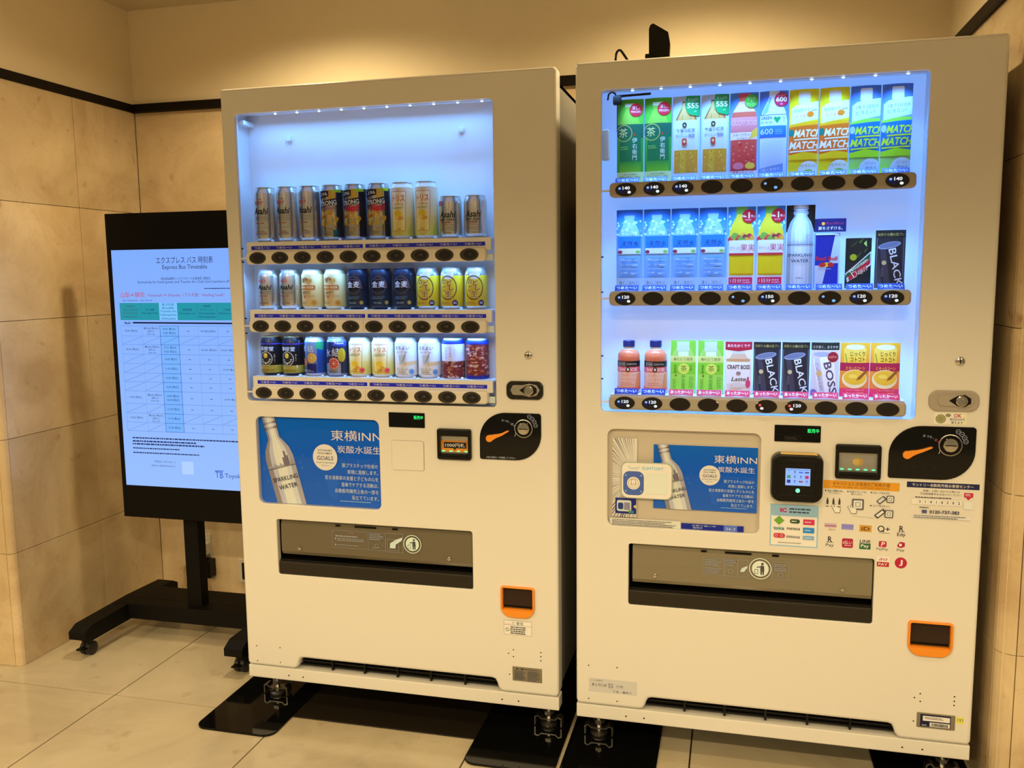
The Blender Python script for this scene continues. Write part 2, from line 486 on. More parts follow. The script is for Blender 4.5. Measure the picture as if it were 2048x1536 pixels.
corner_bead(wr, 2.083, -0.024, 0.038, PI)
struct('trim_1', MB().bbox(-0.914, -0.894, 0.055, 0.842, TZ0, TZ1, TRIMM, 0.002))
struct('trim_2', MB().bbox(-0.894, 2.030, 0.811, 0.844, TZ0, TZ1, TRIMM, 0.002))
struct('trim_3', MB().bbox(2.030, 2.059, -0.07, 0.842, TZ0, TZ1, TRIMM, 0.002))

# ---------------------------------------------------------------- sockets and cords low on the back wall
IVORY = mat('ivory_plastic', (0.62, 0.57, 0.48), 0.4)
def outlet(x, z, w, h, label, plugged):
    t = thing('wall_outlet', label, 'outlet', (x, 0.830, z), 0)
    MB().prism(rrect(-w/2, w/2, -h/2, h/2, 0.004), -0.008, 0.0, IVORY, 0.002).build('cover_plate', t)
    sock = MB().prism(rrect(-w*0.22, w*0.22, -h*0.36, h*0.36, 0.003), -0.0095, -0.006, M_MATTBLK if not plugged else IVORY, 0.001).build('socket_insert', t)
    for s in (-1, 1):
        MB().box(s*w*0.1-0.001, s*w*0.1+0.001, -0.0102, -0.009, h*0.12, h*0.26, M_MATTBLK).build('slot', sock)
outlet(-0.690, 0.208, 0.062, 0.090, 'ivory wall socket with a plugged white adapter, behind the sign stand post', True)
outlet(-0.505, 0.108, 0.060, 0.098, 'ivory wall socket with dark insert low beside the left machine', False)
t = thing('power_adapter', 'small white plug-in adapter on the wall socket behind the sign stand', 'adapter', (-0.683, 0.820, 0.196))
MB().prism(rrect(-0.022, 0.022, -0.024, 0.026, 0.004), -0.034, 0.0, M_CORD, 0.003).build('adapter_body', t)
MB().bbox(-0.013, 0.013, -0.026, -0.006, -0.036, -0.023, M_CORD, 0.002).build('cord_relief', t)
MB().tube([(-0.683, 0.805, 0.160), (-0.685, 0.79, 0.10), (-0.66, 0.76, 0.03), (-0.60, 0.74, 0.006), (-0.52, 0.76, 0.006), (-0.44, 0.80, 0.006), (-0.33, 0.79, 0.006)], 0.0035, M_CORD).build(
    'electric_cable', label='white power cable running from the adapter down to the floor', cat='cable')
MB().tube([(-0.79, 0.822, 0.11), (-0.775, 0.80, 0.06), (-0.74, 0.77, 0.02), (-0.70, 0.74, 0.005), (-0.62, 0.70, 0.004)], 0.0028, mat('tan_cord', (0.35, 0.24, 0.13), 0.5)).build(
    'signal_cable', label='thin tan cable hanging on the wall left of the stand post', cat='cable')
t = thing('power_brick', 'small black box on the wall behind the sign stand post', 'power supply', (-0.668, 0.818, 0.115))
MB().prism(rrect(-0.024, 0.024, -0.038, 0.038, 0.005), -0.03, 0.011, M_BLACK, 0.003).build('brick_body', t)
MB().bbox(-0.006, 0.006, -0.020, -0.008, 0.036, 0.046, M_MATTBLK, 0.002).build('cord_relief', t)

# ---------------------------------------------------------------- digital sign on a wheeled stand
def sign_stand():
    t = thing('sign_stand', 'black wheeled display stand with lit blue bus timetable screen', 'display stand', (-0.452, 0.42, 0))
    def L(x, y, z): return (x+0.452, y-0.42, z)
    def bb(name, x0, x1, y0, y1, z0, z1, m, parent=t, b=0.003):
        a = L(x0, y0, z0); c = L(x1, y1, z1)
        return MB().bbox(a[0], c[0], a[1], c[1], a[2], c[2], m, b).build(name, parent)
    bb('post', -0.486, -0.428, 0.405, 0.450, 0.118, 1.30, M_MATTBLK)
    bb('crossbar', -0.74, -0.145, 0.375, 0.435, 0.065, 0.122, M_MATTBLK)
    bb('base_shelf', -0.72, -0.16, 0.435, 0.56, 0.108, 0.122, M_MATTBLK)
    for x in (-0.748, -0.147):
        # arm tapering towards its front tip
        o = []
        for (y, z0, z1) in ((0.150, 0.072, 0.098), (0.185, 0.060, 0.116), (0.45, 0.060, 0.122), (0.64, 0.060, 0.116), (0.67, 0.068, 0.10)):
            o += [L(x-0.033, y, z0), L(x+0.033, y, z0), L(x+0.033, y, z1), L(x-0.033, y, z1)]
        fs = [[0, 1, 2, 3], [16, 17, 18, 19]]+[[4*k+i, 4*k+(i+1) % 4, 4*k+4+(i+1) % 4, 4*k+4+i] for k in range(4) for i in range(4)]
        MB().add(o, fs, M_MATTBLK).build('base_arm', t)
        for y in (0.198, 0.63):
            c = L(x, y, 0)
            cs = MB().lathe([(0.006, 0.03), (0.006, 0.062)], M_STEEL, 10, c).lathe([(0.018, 0.048), (0.02, 0.056), (0.012, 0.060)], M_BLACK, 14, c).build('caster', t)
            for s in (-1, 1):
                MB().lathe([(0.019, -0.009), (0.0242, -0.006), (0.0242, 0.006), (0.019, 0.009)], M_RUBBER, 20, (c[0]+s*0.0115, c[1]+0.004, 0.0243), axis='x').build('wheel', cs)
            MB().bbox(c[0]-0.016, c[0]+0.016, c[1]-0.040, c[1]-0.016, 0.028, 0.034, M_BLACK, 0.002).build('brake_pedal', cs)
    panel = bb('display_panel', -0.686, -0.058, 0.350, 0.398, 0.4585, 1.525, mat('bezel_black', (0.003, 0.0025, 0.0025), 0.4, spec=0.15), b=0.002)
    bb('mount_bracket', -0.60, -0.30, 0.398, 0.412, 0.85, 1.15, M_MATTBLK)
    # picture: a portrait page with a timetable, millimetres from the lower left corner of the page
    a = Art(); W, H = 582, 826
    NAVY = (8, 22, 70); INKB = (14, 34, 96); PAGE = (126, 172, 255); PAGE2 = (150, 190, 255)
    a.rect(0, 0, W, H, PAGE2, PAGE)
    a.text('エクスプレス バス 時刻表', 285, 789, 25, NAVY, w=218, bold=0.012)
    a.text('Express Bus Timetable', 285, 764, 20, NAVY, w=172)
    a.text('宿泊者&東横インクラブカード会員専用【無料】', 285, 727, 10, INKB, w=188, bold=0.01)
    a.text('Exclusively for hotel guests and Toyoko Inn Club Card members (Free)', 285, 715, 12, INKB, w=372)
    a.bars(356, 690, 150, 6, 1, INKB, 4)
    a.text('山梨⇒静岡', 74, 673, 21, (190, 70, 90), w=94, bold=0.012)
    a.text('Yamanashi ⇒ Shizuoka（下り方面：Heading South）', 283, 671, 13, (150, 60, 110), w=296)
    a.text('(D): Departure , (A): Arrival', 92, 653, 8, INKB, w=116)
    XS = [21, 105, 176, 248, 325, 399, 475, 555]; HG = (22, 150, 168); HB = (120, 195, 255)
    for k in range(7):
        a.rect(XS[k], 586, XS[k+1]-XS[k], 59, HB if k == 2 else HG)
        a.line(XS[k], 586, XS[k], 645, 0.8, (20, 110, 150))
    hd = [['御殿場市', '富士山五合目', 'Fujisan-sta.', 'Kawaguchiko'], ['河口湖駅', 'Kawaguchiko'], ['富士河口湖', '富士山駅前', 'Toyoko Inn', 'Fujikawaguchiko', 'Ohashi'], ['御殿場駅', 'Gotemba-sta.'], ['御殿場', 'アウトレット', 'Gotemba', 'Outlets'], ['三島駅', 'Mishima-sta.'], ['沼津駅', 'Numazu-sta.']]
    for k, ls in enumerate(hd):
        for i, s in enumerate(ls):
            a.text(s, (XS[k]+XS[k+1])/2, 615.5+(len(ls)-1)*6-i*12, 8.5, (6, 50, 120) if k != 0 else (60, 80, 90), w=min(62, 9*len(s)))
    a.text('BUS', 48, 577, 8, NAVY, w=24, bold=0.03); a.rect(36, 573, 24, 2.2, NAVY)
    a.line(69, 577, 560, 575, 5.5, NAVY)
    YS = [566, 531, 501, 468, 435, 402, 371, 339, 294, 261, 228, 197]
    for y in YS: a.line(21, y, 555, y, 0.9, (70, 120, 215))
    for x in XS: a.line(x, 197, x, 566, 0.8, (90, 140, 230))
    a.rect(176, 197, 72, 369, (118, 178, 255))
    for y in YS: a.line(176, y, 248, y, 1.3, (16, 70, 170))
    a.line(176, 197, 176, 566, 1.5, (16, 70, 170)); a.line(248, 197, 248, 566, 1.5, (16, 70, 170))
    c0 = {0: '8:00 発(D)', 2: '8:50 発(D)', 7: '13:05 発(D)', 9: '16:20 発(D)'}
    c2 = ['8:45 着(A)|9:00 発(D)', '', '9:15 着(A)|9:30 発(D)', '10:00 発(D)', '11:30 発(D)', '12:00 発(D)', '12:30 発(D)', '14:45 着(A)|15:00 発(D)', '15:30 発(D)', '17:10 着(A)', '17:30 発(D)']
    for k in range(11):
        yc = (YS[k]+YS[k+1])/2
        if k in c0:
            a.text(c0[k], 62, yc, 9, INKB, w=50, bold=0.01)
            a.text('着(A)/発(D)', 140, yc+9, 8, INKB, w=58); a.text('乗降のみ', 140, yc-1, 7, INKB, w=26); a.text('Stop only', 140, yc-11, 7, INKB, w=32)
        else:
            a.line(24, YS[k+1]+2, 103, YS[k]-2, 0.9, (60, 110, 210)); a.line(107, YS[k+1]+2, 174, YS[k]-2, 0.9, (60, 110, 210))
        p = c2[k].split('|')
        for i, s in enumerate(p):
            if s: a.text(s, 212, yc+(len(p)-1)*7-i*14, 9.5, INKB, w=48, bold=0.012)
        if not c2[k]: a.line(178, YS[k+1]+2, 246, YS[k]-2, 0.9, (40, 90, 190))
        for x in (286, 362, 437, 515):
            if k in (1, 9): a.line(x-36, YS[k+1]+2, x+36, YS[k]-2, 0.9, (60, 110, 210))
            elif k == 0 and x == 362 or k == 2 and x > 300: a.text('9:45 着(A)/発(D)' if k == 0 else '10:45 発(D)', x, yc, 8, INKB, w=58)
            elif k in (4, 7) and x > 400: a.text('12:20 着(A)' if k == 4 else '15:45 着(A)', x, yc, 8, INKB, w=50)
            else: a.rect(x-5, yc-0.8, 10, 1.6, INKB)
    a.bars(40, 168, 500, 9, 1, INKB, 11); a.bars(40, 146, 300, 20, 2, INKB, 12); a.bars(40, 132, 240, 8, 1, INKB, 13); a.bars(40, 116, 360, 8, 1, INKB, 14)
    a.text('予約はこちらから →', 166, 91, 8, INKB, w=84); a.text('MAKE A RESERVATION →', 160, 76, 7, INKB, w=96)
    a.rect(233, 50, 45, 45, (176, 208, 255))
    a.text('TB', 378, 54, 34, (24, 80, 190), w=30); a.line(361, 68, 395, 68, 2.4, (24, 80, 190)); a.text('Toyoko INN', 400, 50, 22, (24, 60, 160), w=118, align='l')
    link('screen_image', a.mesh('screen_image', flat_map(-0.668+0.452, 0.575, 0.350-0.42-0.0004), M_PRINTE), panel, label='lit pale blue bus timetable page')
sign_stand()

# ================================================================ vending machines
BLUE = (10, 22, 140); RED = (214, 20, 60); WHITE = (255, 255, 255); BLK = (16, 14, 14)
COLD = (0.14, 0.42, 1.0)
RAILS1 = [1.357, 1.164, 0.9715]       # centre heights of the button rails, left machine
RAILS2 = [1.5105, 1.2385, 0.9705]     # right machine

def strip_light(parent, x, y, z, w, power, tilt=12, spread=150, d=0.014):
    ld = bpy.data.lights.new('led_and_fill_light', 'AREA'); ld.shape = 'RECTANGLE'; ld.size = w; ld.size_y = d
    ld.energy = power; ld.color = COLD; ld.spread = math.radians(spread)
    o = bpy.data.objects.new('led_and_fill_light', ld); COL.objects.link(o); o.parent = parent
    o.location = (x, y, z); o.rotation_euler = (math.radians(tilt), 0, 0)

def poster_art(W, H, full):
    """blue advert with a tilted aluminium bottle, lower left corner at 0,0"""
    a = Art(); S = W/390.0
    a.rect(0, 0, W, H, (40, 92, 146), (0, 84, 150)); a.rect(0, H*0.55, W, H*0.45, (0, 84, 150), (0, 92, 146))
    rnd = random.Random(5)
    for k in range(46):
        x = rnd.uniform(0, W); y = rnd.uniform(0, H*0.8); r = rnd.uniform(1.0, 4.2)*S
        a.ring(x, y, r, 0.5*S, (110, 160, 200), 10, rnd.uniform(0, 3), rnd.uniform(3.5, 6))
    for k in range(9):
        x = rnd.uniform(0, W); a.ell(x, rnd.uniform(8, H*0.3), rnd.uniform(6, 14)*S, rnd.uniform(10, 24)*S, (44, 96, 150), 12)
    # bottle, built upright then tilted
    ang = math.radians(14.5); px, py = W*0.205, H*0.30
    def T(x, y):
        x *= S; y *= S; return (px+x*math.cos(ang)-y*math.sin(ang), py+x*math.sin(ang)+y*math.cos(ang))
    def P(pts, c): a.poly([T(*p) for p in pts], c)
    def tube(z0, z1, w0, w1, cols):
        n = len(cols)
        for i, c in enumerate(cols):
            u0 = -1+2*i/n; u1 = -1+2*(i+1)/n
            P([(u0*w0, z0), (u1*w0, z0), (u1*w1, z1), (u0*w1, z1)], c)
    G = [(150, 128, 100), (196, 176, 148), (226, 208, 182), (232, 216, 192), (214, 196, 168), (176, 154, 124)]
    tube(-130, 62, 46, 46, G); tube(62, 88, 46, 40, G); tube(88, 108, 40, 28, G); tube(108, 122, 28, 19, G); tube(122, 150, 19, 19, G)
    D = [(90, 74, 66), (150, 130, 110), (190, 170, 146), (184, 166, 144), (140, 120, 100), (96, 80, 68)]
    tube(150, 157, 23, 23, D); tube(157, 166, 20, 20, G); tube(166, 172, 23, 23, D); tube(172, 190, 20, 20, G)
    # skyline band
    for k in range(13):
        x = -43+k*6.6; h = [5, 9, 4, 12, 7, 4, 10, 5, 26, 44, 30, 12, 18][k]
        P([(x, 34), (x+5.4, 34), (x+5.4, 34+h), (x, 34+h)], (120, 96, 84) if k in (8, 9, 10) else (168, 146, 122))
    P([(-46, 31.5), (46, 31.5), (46, 33), (-46, 33)], (84, 66, 58))
    def TT(s, x, y, h, w):
        c = T(x, y); a.text(s, c[0], c[1], h*S, (52, 40, 40), w=w*S, rot=ang, bold=0.008)
    TT('SPARKLING', 2, -2, 19, 84); TT('WATER', 4, -27, 19, 62); TT('炭酸水', 4, -92, 8, 28)
    a.text('東横INN', W*(0.805 if W > 300 else 0.79), H*0.81, 34*S, (244, 246, 250), w=158*S)
    a.text('炭酸水誕生', W*(0.825 if W > 300 else 0.80), H*0.655, 24*S, (236, 240, 246), w=136*S)
    a.ell(W*0.548, H*0.555, 39*S, 39*S, (240, 226, 200), 32)
    for i, (s, h, w) in enumerate((('SUSTAINABLE', 8, 46), ('DEVELOPMENT', 8, 46), ('GOALS', 17, 52), ('Toyoko Inn Blue Nature', 6, 58), ('プロジェクト', 5, 26))):
        a.text(s, W*0.548, H*0.555+(21, 12, -2, -16, -24)[i]*S, h*S, (40, 44, 70), w=w*S, bold=0.02)
    for k, (c, x) in enumerate((((200, 40, 50), -12), ((230, 150, 30), -4), ((60, 150, 70), 4), ((40, 120, 190), 12))):
        a.rect(W*0.548+x*S-2*S, H*0.555-7.6*S, 5*S, 1.3*S, c)
    for i, (s, w) in enumerate((('脱プラスチック社会の', 112), ('実現に貢献します。', 96), ('若き演奏家の支援と子どもの心を', 168), ('音楽でケアする活動は、', 116), ('自動販売機売上金の一部を', 136), ('役立てています。', 84))):
        a.text(s, W*0.972, H*(0.475-i*0.073), 13.5*S, (214, 226, 238), w=w*S, align='r')
    a.bars(W*0.66, H*0.055, W*0.32, 5*S, 1, (150, 180, 206), 3)
    return a

def rail_label(text, w, h, c, seed=0, wave=True):
    a = Art()
    if wave:
        n = 10; top = [(w*i/n, h) for i in range(n, -1, -1)]
        bot = [(w*i/n, 1.6*math.sin(PI*i/n)) for i in range(n+1)]
        a.poly(bot+top, c)
    else: a.rect(0, 0, w, h, c)
    a.text(text, w/2, h*0.56, h*0.62 if wave else h*0.78, WHITE, w=w*0.86 if wave else w*0.72, bold=0.02)
    return a

def machine(idx, X0, Y0, W, U, label):
    t = thing('vending_machine', label, 'vending machine', (X0, Y0, 0))
    left = idx == 1
    w0, w1 = (0.0425, 0.797) if left else (0.0665, 0.828)
    p0, p1 = (0.0647, 0.452) if left else (0.0845, 0.4725)
    k0, k1 = (0.118, 0.7225) if left else (0.1412, 0.7505)
    wz0, wz1 = 0.945, 1.760; pz0, pz1 = 0.638, 0.8985; kz0, kz1 = 0.4243, 0.5925
    # ---- door skin with window, poster and delivery openings and the vent cut-out
    z0, z1 = 0.1312, 1.83; xa, xb, zc = (0.168, 0.792, 0.168) if left else (0.187, 0.815, 0.167)
    loop = []
    def arc(cx, cz, r, a0): 
        for i in range(5):
            a = a0+PI/2*i/4; loop.append((cx+r*math.cos(a), cz+r*math.sin(a)))
    arc(0.012, z0+0.012, 0.012, PI)
    loop += [(xa-0.014, z0), (xa-0.006, z0+0.003), (xa, z0+0.011), (xa+0.004, zc-0.012), (xa+0.009, zc-0.003), (xa+0.018, zc)]
    loop += [(xb-0.018, zc), (xb-0.009, zc-0.003), (xb-0.004, zc-0.012), (xb, z0+0.011), (xb+0.006, z0+0.003), (xb+0.014, z0)]
    arc(W-0.012, z0+0.012, 0.012, 1.5*PI); arc(W-0.010, z1-0.010, 0.010, 0); arc(0.010, z1-0.010, 0.010, PI/2)
    ox = 0.8036 if left else 0.8335; ow = 0.0966 if left else 0.1025
    holes = [rrect(w0, w1, wz0, wz1, 0.011), rrect(p0, p1, pz0, pz1, 0.018), rrect(k0, k1, kz0, kz1, 0.007), rrect(ox+0.004, ox+ow-0.004, 0.372, 0.441, 0.004)]
    pierced_plate(loop, holes, 0.0, 0.048, 0.008, 0.0022, M_PAINT, 0.018).build('door', t)
    MB().box(0.014, W-0.014, 0.045, 0.060, 0.145, 1.815, M_MATTBLK, 'fk').build('door_gasket', t)
    # cabinet behind the door: four walls and a back
    cb = MB()
    for (a, b, c, d) in ((0.004, 0.014, 0.135, 1.80), (W-0.014, W-0.004, 0.135, 1.80)): cb.box(a, b, 0.056, 0.665, c, d, M_CAB)
    cb.box(0.004, W-0.004, 0.056, 0.665, 1.79, 1.80, M_CAB); cb.box(0.004, W-0.004, 0.056, 0.665, 0.135, 0.145, M_CAB); cb.box(0.004, W-0.004, 0.655, 0.665, 0.135, 1.80, M_CAB)
    cb.build('cabinet', t)
    MB().bbox(0.0, W, 0.004, 0.05, 0.0903, 0.1285, M_PAINT, 0.003).build('base_panel', t)
    for x in ((0.1345, 0.182, 0.802, 0.850) if left else (0.1365, 0.185, 0.834, 0.881)): MB().lathe([(0.0022, 0.0), (0.0022, 0.0012)], M_MATTBLK, 10, (x, 0.0034, 0.106), 'y').build('screw_hole', t)
    MB().box(0.02, W-0.02, 0.05, 0.60, 0.092, 0.134, M_MATTBLK).build('base_frame', t)
    # vent behind the cut-out
    MB().box(xa-0.02, xb+0.02, 0.040, 0.046, 0.120, 0.185, M_MATTBLK).build('vent_backing', t)
    for z in (0.138, 0.150, 0.162): MB().bbox(xa-0.01, xb+0.01, 0.024, 0.034, z-0.0025, z+0.0025, M_BLACK, 0.001).build('vent_bar', t)
    for i in range(5):
        x = xa+(xb-xa)*(i+1)/6
        MB().bbox(x-0.003, x+0.003, 0.018, 0.036, 0.130, 0.166, M_BLACK, 0.001).build('vent_rib', t)
    # feet
    for x in (0.052, W-0.045):
        for y in (0.078, 0.56):
            ft = MB().lathe([(0.0075, 0.010), (0.0075, 0.094)], M_CHROME, 12, (x, y, 0)).lathe([(0.016, 0.042), (0.016, 0.052)], M_STEEL, 6, (x, y, 0), smooth=False).lathe([(0.022, 0.006), (0.024, 0.010), (0.024, 0.014), (0.010, 0.020)], M_STEEL, 18, (x, y, 0)).build('foot', t)
            pts = [(-0.040, 0.009), (-0.040, 0.034), (-0.030, 0.038), (-0.020, 0.030), (0.020, 0.030), (0.030, 0.038), (0.040, 0.034), (0.040, 0.009), (0.037, 0.009), (0.037, 0.031), (0.030, 0.035), (0.021, 0.027), (-0.021, 0.027), (-0.030, 0.035), (-0.037, 0.031), (-0.037, 0.009)]
            MB().prism([(x+q[0], q[1]) for q in pts][::-1], y-0.014, y+0.014, M_STEEL).build('foot_bracket', ft)
    # ---- display case
    hs = MB(); a0, a1, b0, b1 = w0-0.010, w1+0.006, wz0-0.008, wz1+0.008
    hs.box(a0-0.004, a0, 0.017, 0.092, b0, b1, M_INNER); hs.box(a1, a1+0.004, 0.017, 0.092, b0, b1, M_INNER)
    hs.box(a0, a1, 0.017, 0.092, b1, b1+0.004, M_INNER); hs.box(a0, a1, 0.017, 0.092, b0-0.004, b0, M_INNER)
    hs.build('display_housing', t)
    bp = MB().box(a0, a1, 0.088, 0.092, b0, b1, M_INNER if left else M_ADDGLOW).build('display_back_panel', t)
    MB().box(w0-0.003, w1+0.003, 0.0095, 0.0120, wz0-0.003, wz1+0.003, M_GLASS).build('display_window', t, label='clear display window pane')
    ls = MB().box(w0, w1, 0.019, 0.030, wz1-0.001, wz1+0.006, M_INNER).build('light_strip', t)
    n = 10
    for i in range(n):
        x = w0+0.115+(w1-w0-0.15)*i/(n-1) if left else w0+0.075+(w1-w0-0.12)*i/(n-1)
        MB().lathe([(0.0034, 0), (0.003, -0.0014), (0.0015, -0.0022)], M_LED, 10, (x, 0.0245, wz1-0.0012)).build('led', ls)
    xc = (w0+w1)/2; ww = w1-w0-0.04
    rails = RAILS1 if left else RAILS2
    if left:
        strip_light(t, xc, 0.0245, wz1-0.006, ww, LEDP[0], 8)
        strip_light(t, xc, 0.0180, wz1-0.006, ww, 1.2, 4, 50, 0.008)  # extra narrow beam added to brighten the top row of cans
        for hx in (0.165, 0.685):      # little hooks on the empty upper panel
            hk = MB().prism(rrect(hx-0.008, hx+0.008, 1.690, 1.706, 0.004), 0.078, 0.088, M_INNER, 0.002)
            hk.tube([(hx, 0.080, 1.694), (hx, 0.066, 1.690), (hx, 0.062, 1.682), (hx, 0.064, 1.672)], 0.0028, M_INNER, 6)
            hk.build('hanger_hook', bp)
        MB().bbox(a0, a0+0.022, 0.03, 0.088, 1.735, 1.748, M_INNER, 0.002).build('corner_bracket', bp)
    else:
        strip_light(t, xc, 0.020, wz1-0.006, ww, LEDP[2], 7, 66)
        strip_light(t, xc, 0.0245, wz0+0.006, ww, LEDP[4], 172)
        # dark gas stay and cable in the upper left corner
        st = MB().tube([(w0+0.012, 0.030, 1.739), (w0+0.014, 0.030, 1.753), (w0+0.022, 0.030, 1.759), (w0+0.030, 0.030, 1.755), (w0+0.034, 0.030, 1.747)], 0.0022, M_MATTBLK)
        st.bbox(w0+0.026, w0+0.046, 0.022, 0.040, 1.727, 1.747, M_MATTBLK, 0.002)
        st.tube([(w0+0.036, 0.034, 1.748), (w0+0.120, 0.034, 1.750)], 0.003, M_MATTBLK)
        st.tube([(w0+0.036, 0.030, 1.731), (w0+0.036, 0.030, 1.66)], 0.0008, M_MATTBLK)
        st.build('door_stay', t, label='black stay bracket in the upper corner')
        MB().prism(rrect(w0-0.004, w0+0.016, 1.590, 1.668, 0.006), 0.030, 0.040, M_RAIL, 0.003).build('side_block', t)
    # little black window clips along the left edge
    for z in ((1.385, 1.347, 1.185, 1.142) if left else (1.345, 1.255, 1.09, 1.03)):
        MB().box(w0+0.0005, w0+0.005, 0.004, 0.009, z-0.0016, z+0.0016, M_MATTBLK).build('window_clip', t)
    nb = 10
    for r, zc_ in enumerate(rails):
        bx0, bx1 = (0.0655, 0.777) if left else (0.089, 0.8055)
        bar = MB().prism(rrect(bx0, bx1, zc_-0.018, zc_+0.019, 0.011), -0.014, 0.0075, M_RAIL if left else M_RAIL2, 0.006).build('button_rail', t)
        MB().box(w0+0.002, bx0+0.004, -0.002, 0.006, zc_-0.002, zc_+0.002, M_LIP).build('rail_bracket', bar)
        if left: MB().bbox(bx1-0.002, w1-0.003, 0.001, 0.0085, zc_-0.016, zc_+0.002, mat('clear_clip', (0.62, 0.74, 0.86), 0.15), 0.002).build('rail_end', bar)
        MB().box((bx0+bx1)/2-0.0004, (bx0+bx1)/2+0.0004, -0.0143, -0.0130, zc_-0.016, zc_+0.017, M_GREYP).build('rail_seam', bar)
        if left:
            sh = MB().bbox(bx0-0.004, bx1+0.010, 0.0135, 0.0875, zc_+0.040, zc_+0.0455, M_LIP, 0.001).bbox(bx0-0.004, bx1+0.010, 0.0030, 0.0165, zc_+0.012, zc_+0.0455, M_LIP, 0.001).build('shelf', t)
            for i in range(1, nb):
                x = 0.099+(i-0.5)*0.0702
                MB().bbox(x-0.004, x+0.004, 0.018, 0.026, zc_+0.0455, zc_+0.0515, mat('clear_clip', (0.62, 0.74, 0.86), 0.15), 0.002).build('divider_clip', sh)
            for s in (0, 1):
                sx = 0.076+s*0.3515; wd = 344
                a = Art(); a.rect(0, 0, wd, 10.5, BLUE)
                for i in range(5): a.text('つめた〜い', wd*(i+0.5)/5, 5.3, 8.0, WHITE, w=48, bold=0.02)
                decal('cold_label', a, sh, sx, zc_+0.0235, 0.0028, comp=INK)
            if r < 2: strip_light(t, xc, 0.018, zc_-0.021, ww, LEDP[1], 6, 110)
        else:
            hot = {2: range(2, 10)}.get(r, ())
            for i in range(nb):
                x = 0.1305+i*0.0704
                a = rail_label('あったか〜い' if i in hot else 'つめた〜い', 61, 14.5, RED if i in hot else BLUE)
                link('temperature_label', a.mesh('temperature_label', lambda u, v, q, X=x-0.0305, Z=zc_+0.0190: (X+u, 0.0140+v*0.75-q, Z+v), M_PRINT), bar)
            MB().bbox(bx0, bx1, 0.0140, 0.086, zc_+0.014, zc_+0.0185, M_LIP, 0.001).build('card_shelf', t)
            if r < 2: strip_light(t, xc, 0.016, zc_-0.021, ww, LEDP[3], 7, 66)
        LIT = {0: '140 140 140 - - . - - - 140', 1: '120 - - - . 150 - . 120 120', 2: '120 120 - - - r r120 - - -'}
        FAINT = [' ', '9', '23', '0', '2', '23', '', '23', '', '19']
        for i in range(nb):
            x = (0.1042+i*0.0697) if left else (0.1305+i*0.0703)
            b = MB().prism(ellipse(x, zc_, 0.0262, 0.0168), -0.0168, -0.012, M_BUTTON, 0.0014)
            if left:
                b = MB().prism(ellipse(x, zc_, 0.0262, 0.0168), -0.0158, -0.012, M_BUTTON2, 0.0012)
                b.prism(ellipse(x+0.003, zc_, 0.0175, 0.0118), -0.0168, -0.0140, M_BUTTON, 0.0008)
            b.build('button', bar)
            if left:
                s = FAINT[(i*7+r*3) % 10].strip()
                if s:
                    a = Art().text(s, 3, 1, 8, (92, 82, 74), w=4.5*len(s))
                    decal('price_display', a, bar, x, zc_, -0.01685)
            else:
                code = LIT[r].split()[i]
                if code != '-':
                    a = Art(); red = code.startswith('r'); price = code.strip('r.')
                    c = (235, 40, 40) if red else (70, 130, 255)
                    if price: a.ell(-10 if not red else -9, 0, 12, 9, (4, 10, 46) if not red else (34, 8, 12), 20)
                    a.ell(-15, 3.2, 3.2, 3.0, c, 16, (170, 215, 255) if not red else (255, 120, 110))
                    if price: a.text(price, 1.5 if not red else 3, 4.2, 10.5, (240, 248, 255), w=18, bold=0.06)
                    if red: a.ell(-10.5, -4.6, 4.2, 3.4, (255, 230, 226), 16)
                    else: a.ell(9, -6.4, 4.2, 3.4, (235, 248, 255) if price else (120, 180, 240), 16)
                    decal('price_display', a, bar, x, zc_, -0.0169, M_PRINTE)
    # ---- poster compartment
    MB().box(p0-0.006, p1+0.006, 0.0175, 0.0195, pz0-0.006, pz1+0.006, M_GREYP if left else mat('poster_backing', (0.66, 0.60, 0.52), 0.5)).build('poster_backing', t)
    MB().box(p0-0.002, p1+0.002, 0.0045, 0.0060, pz0-0.002, pz1+0.002, M_GLASS2).build('poster_window', t)
    # ---- delivery opening
    dv = MB(); d0 = 0.075
    dv.box(k0-0.004, k1+0.004, 0.018, d0, kz0-0.004, kz1+0.004, M_MATTBLK, 'f'); dv.build('delivery_bay', t)
    fl = MB(); fx0, fx1 = k0+0.010, k1-0.003; fz0, fz1 = 0.4830, 0.5885
    prof = [(0.016, fz1), (0.009, fz1-0.010), (0.007, fz1-0.05), (0.008, fz0+0.012), (0.013, fz0+0.002), (0.020, fz0)]
    vs = []
    for x in (fx0, fx1):
        vs += [(x, y, z) for y, z in prof]+[(x, y+0.004, z) for y, z in prof[::-1]]
    q = 12
    fl.add(vs, [list(range(q)), list(range(q, 2*q))]+[[i, (i+1) % q, q+(i+1) % q, q+i] for i in range(q)], M_FLAP if left else mat('flap_smoke_lit', (0.22, 0.195, 0.135), 0.14, coat=0.3))  # right flap: reflected light put into a paler colour
    fp = fl.build('delivery_flap', t)
    for x in (fx0+(fx1-fx0)*0.10, fx0+(fx1-fx0)*0.885):
        MB().lathe([(0.0065, 0.0075), (0.0055, 0.0035), (0.003, 0.0025)], M_CHROME, 14, (x, 0, fz0+0.024), 'y').build('flap_stud', fp)
    for s, l in ((0.31, 0.014), (0.455, 0.066), (0.61, 0.016)):
        x = fx0+(fx1-fx0)*s; MB().box(x-l/2, x+l/2, 0.0070, 0.0095, fz1-0.0085, fz1-0.0035, M_MATTBLK).build('flap_slot', fp)
    MB().bbox(k0+0.001, k1-0.001, 0.003, 0.05, kz0, kz0+0.040, M_DKBROWN, 0.004).bbox(k0+0.001, k1-0.001, 0.012, 0.05, kz0+0.038, kz0+0.044, M_BLACK, 0.001).build('delivery_tray', t)
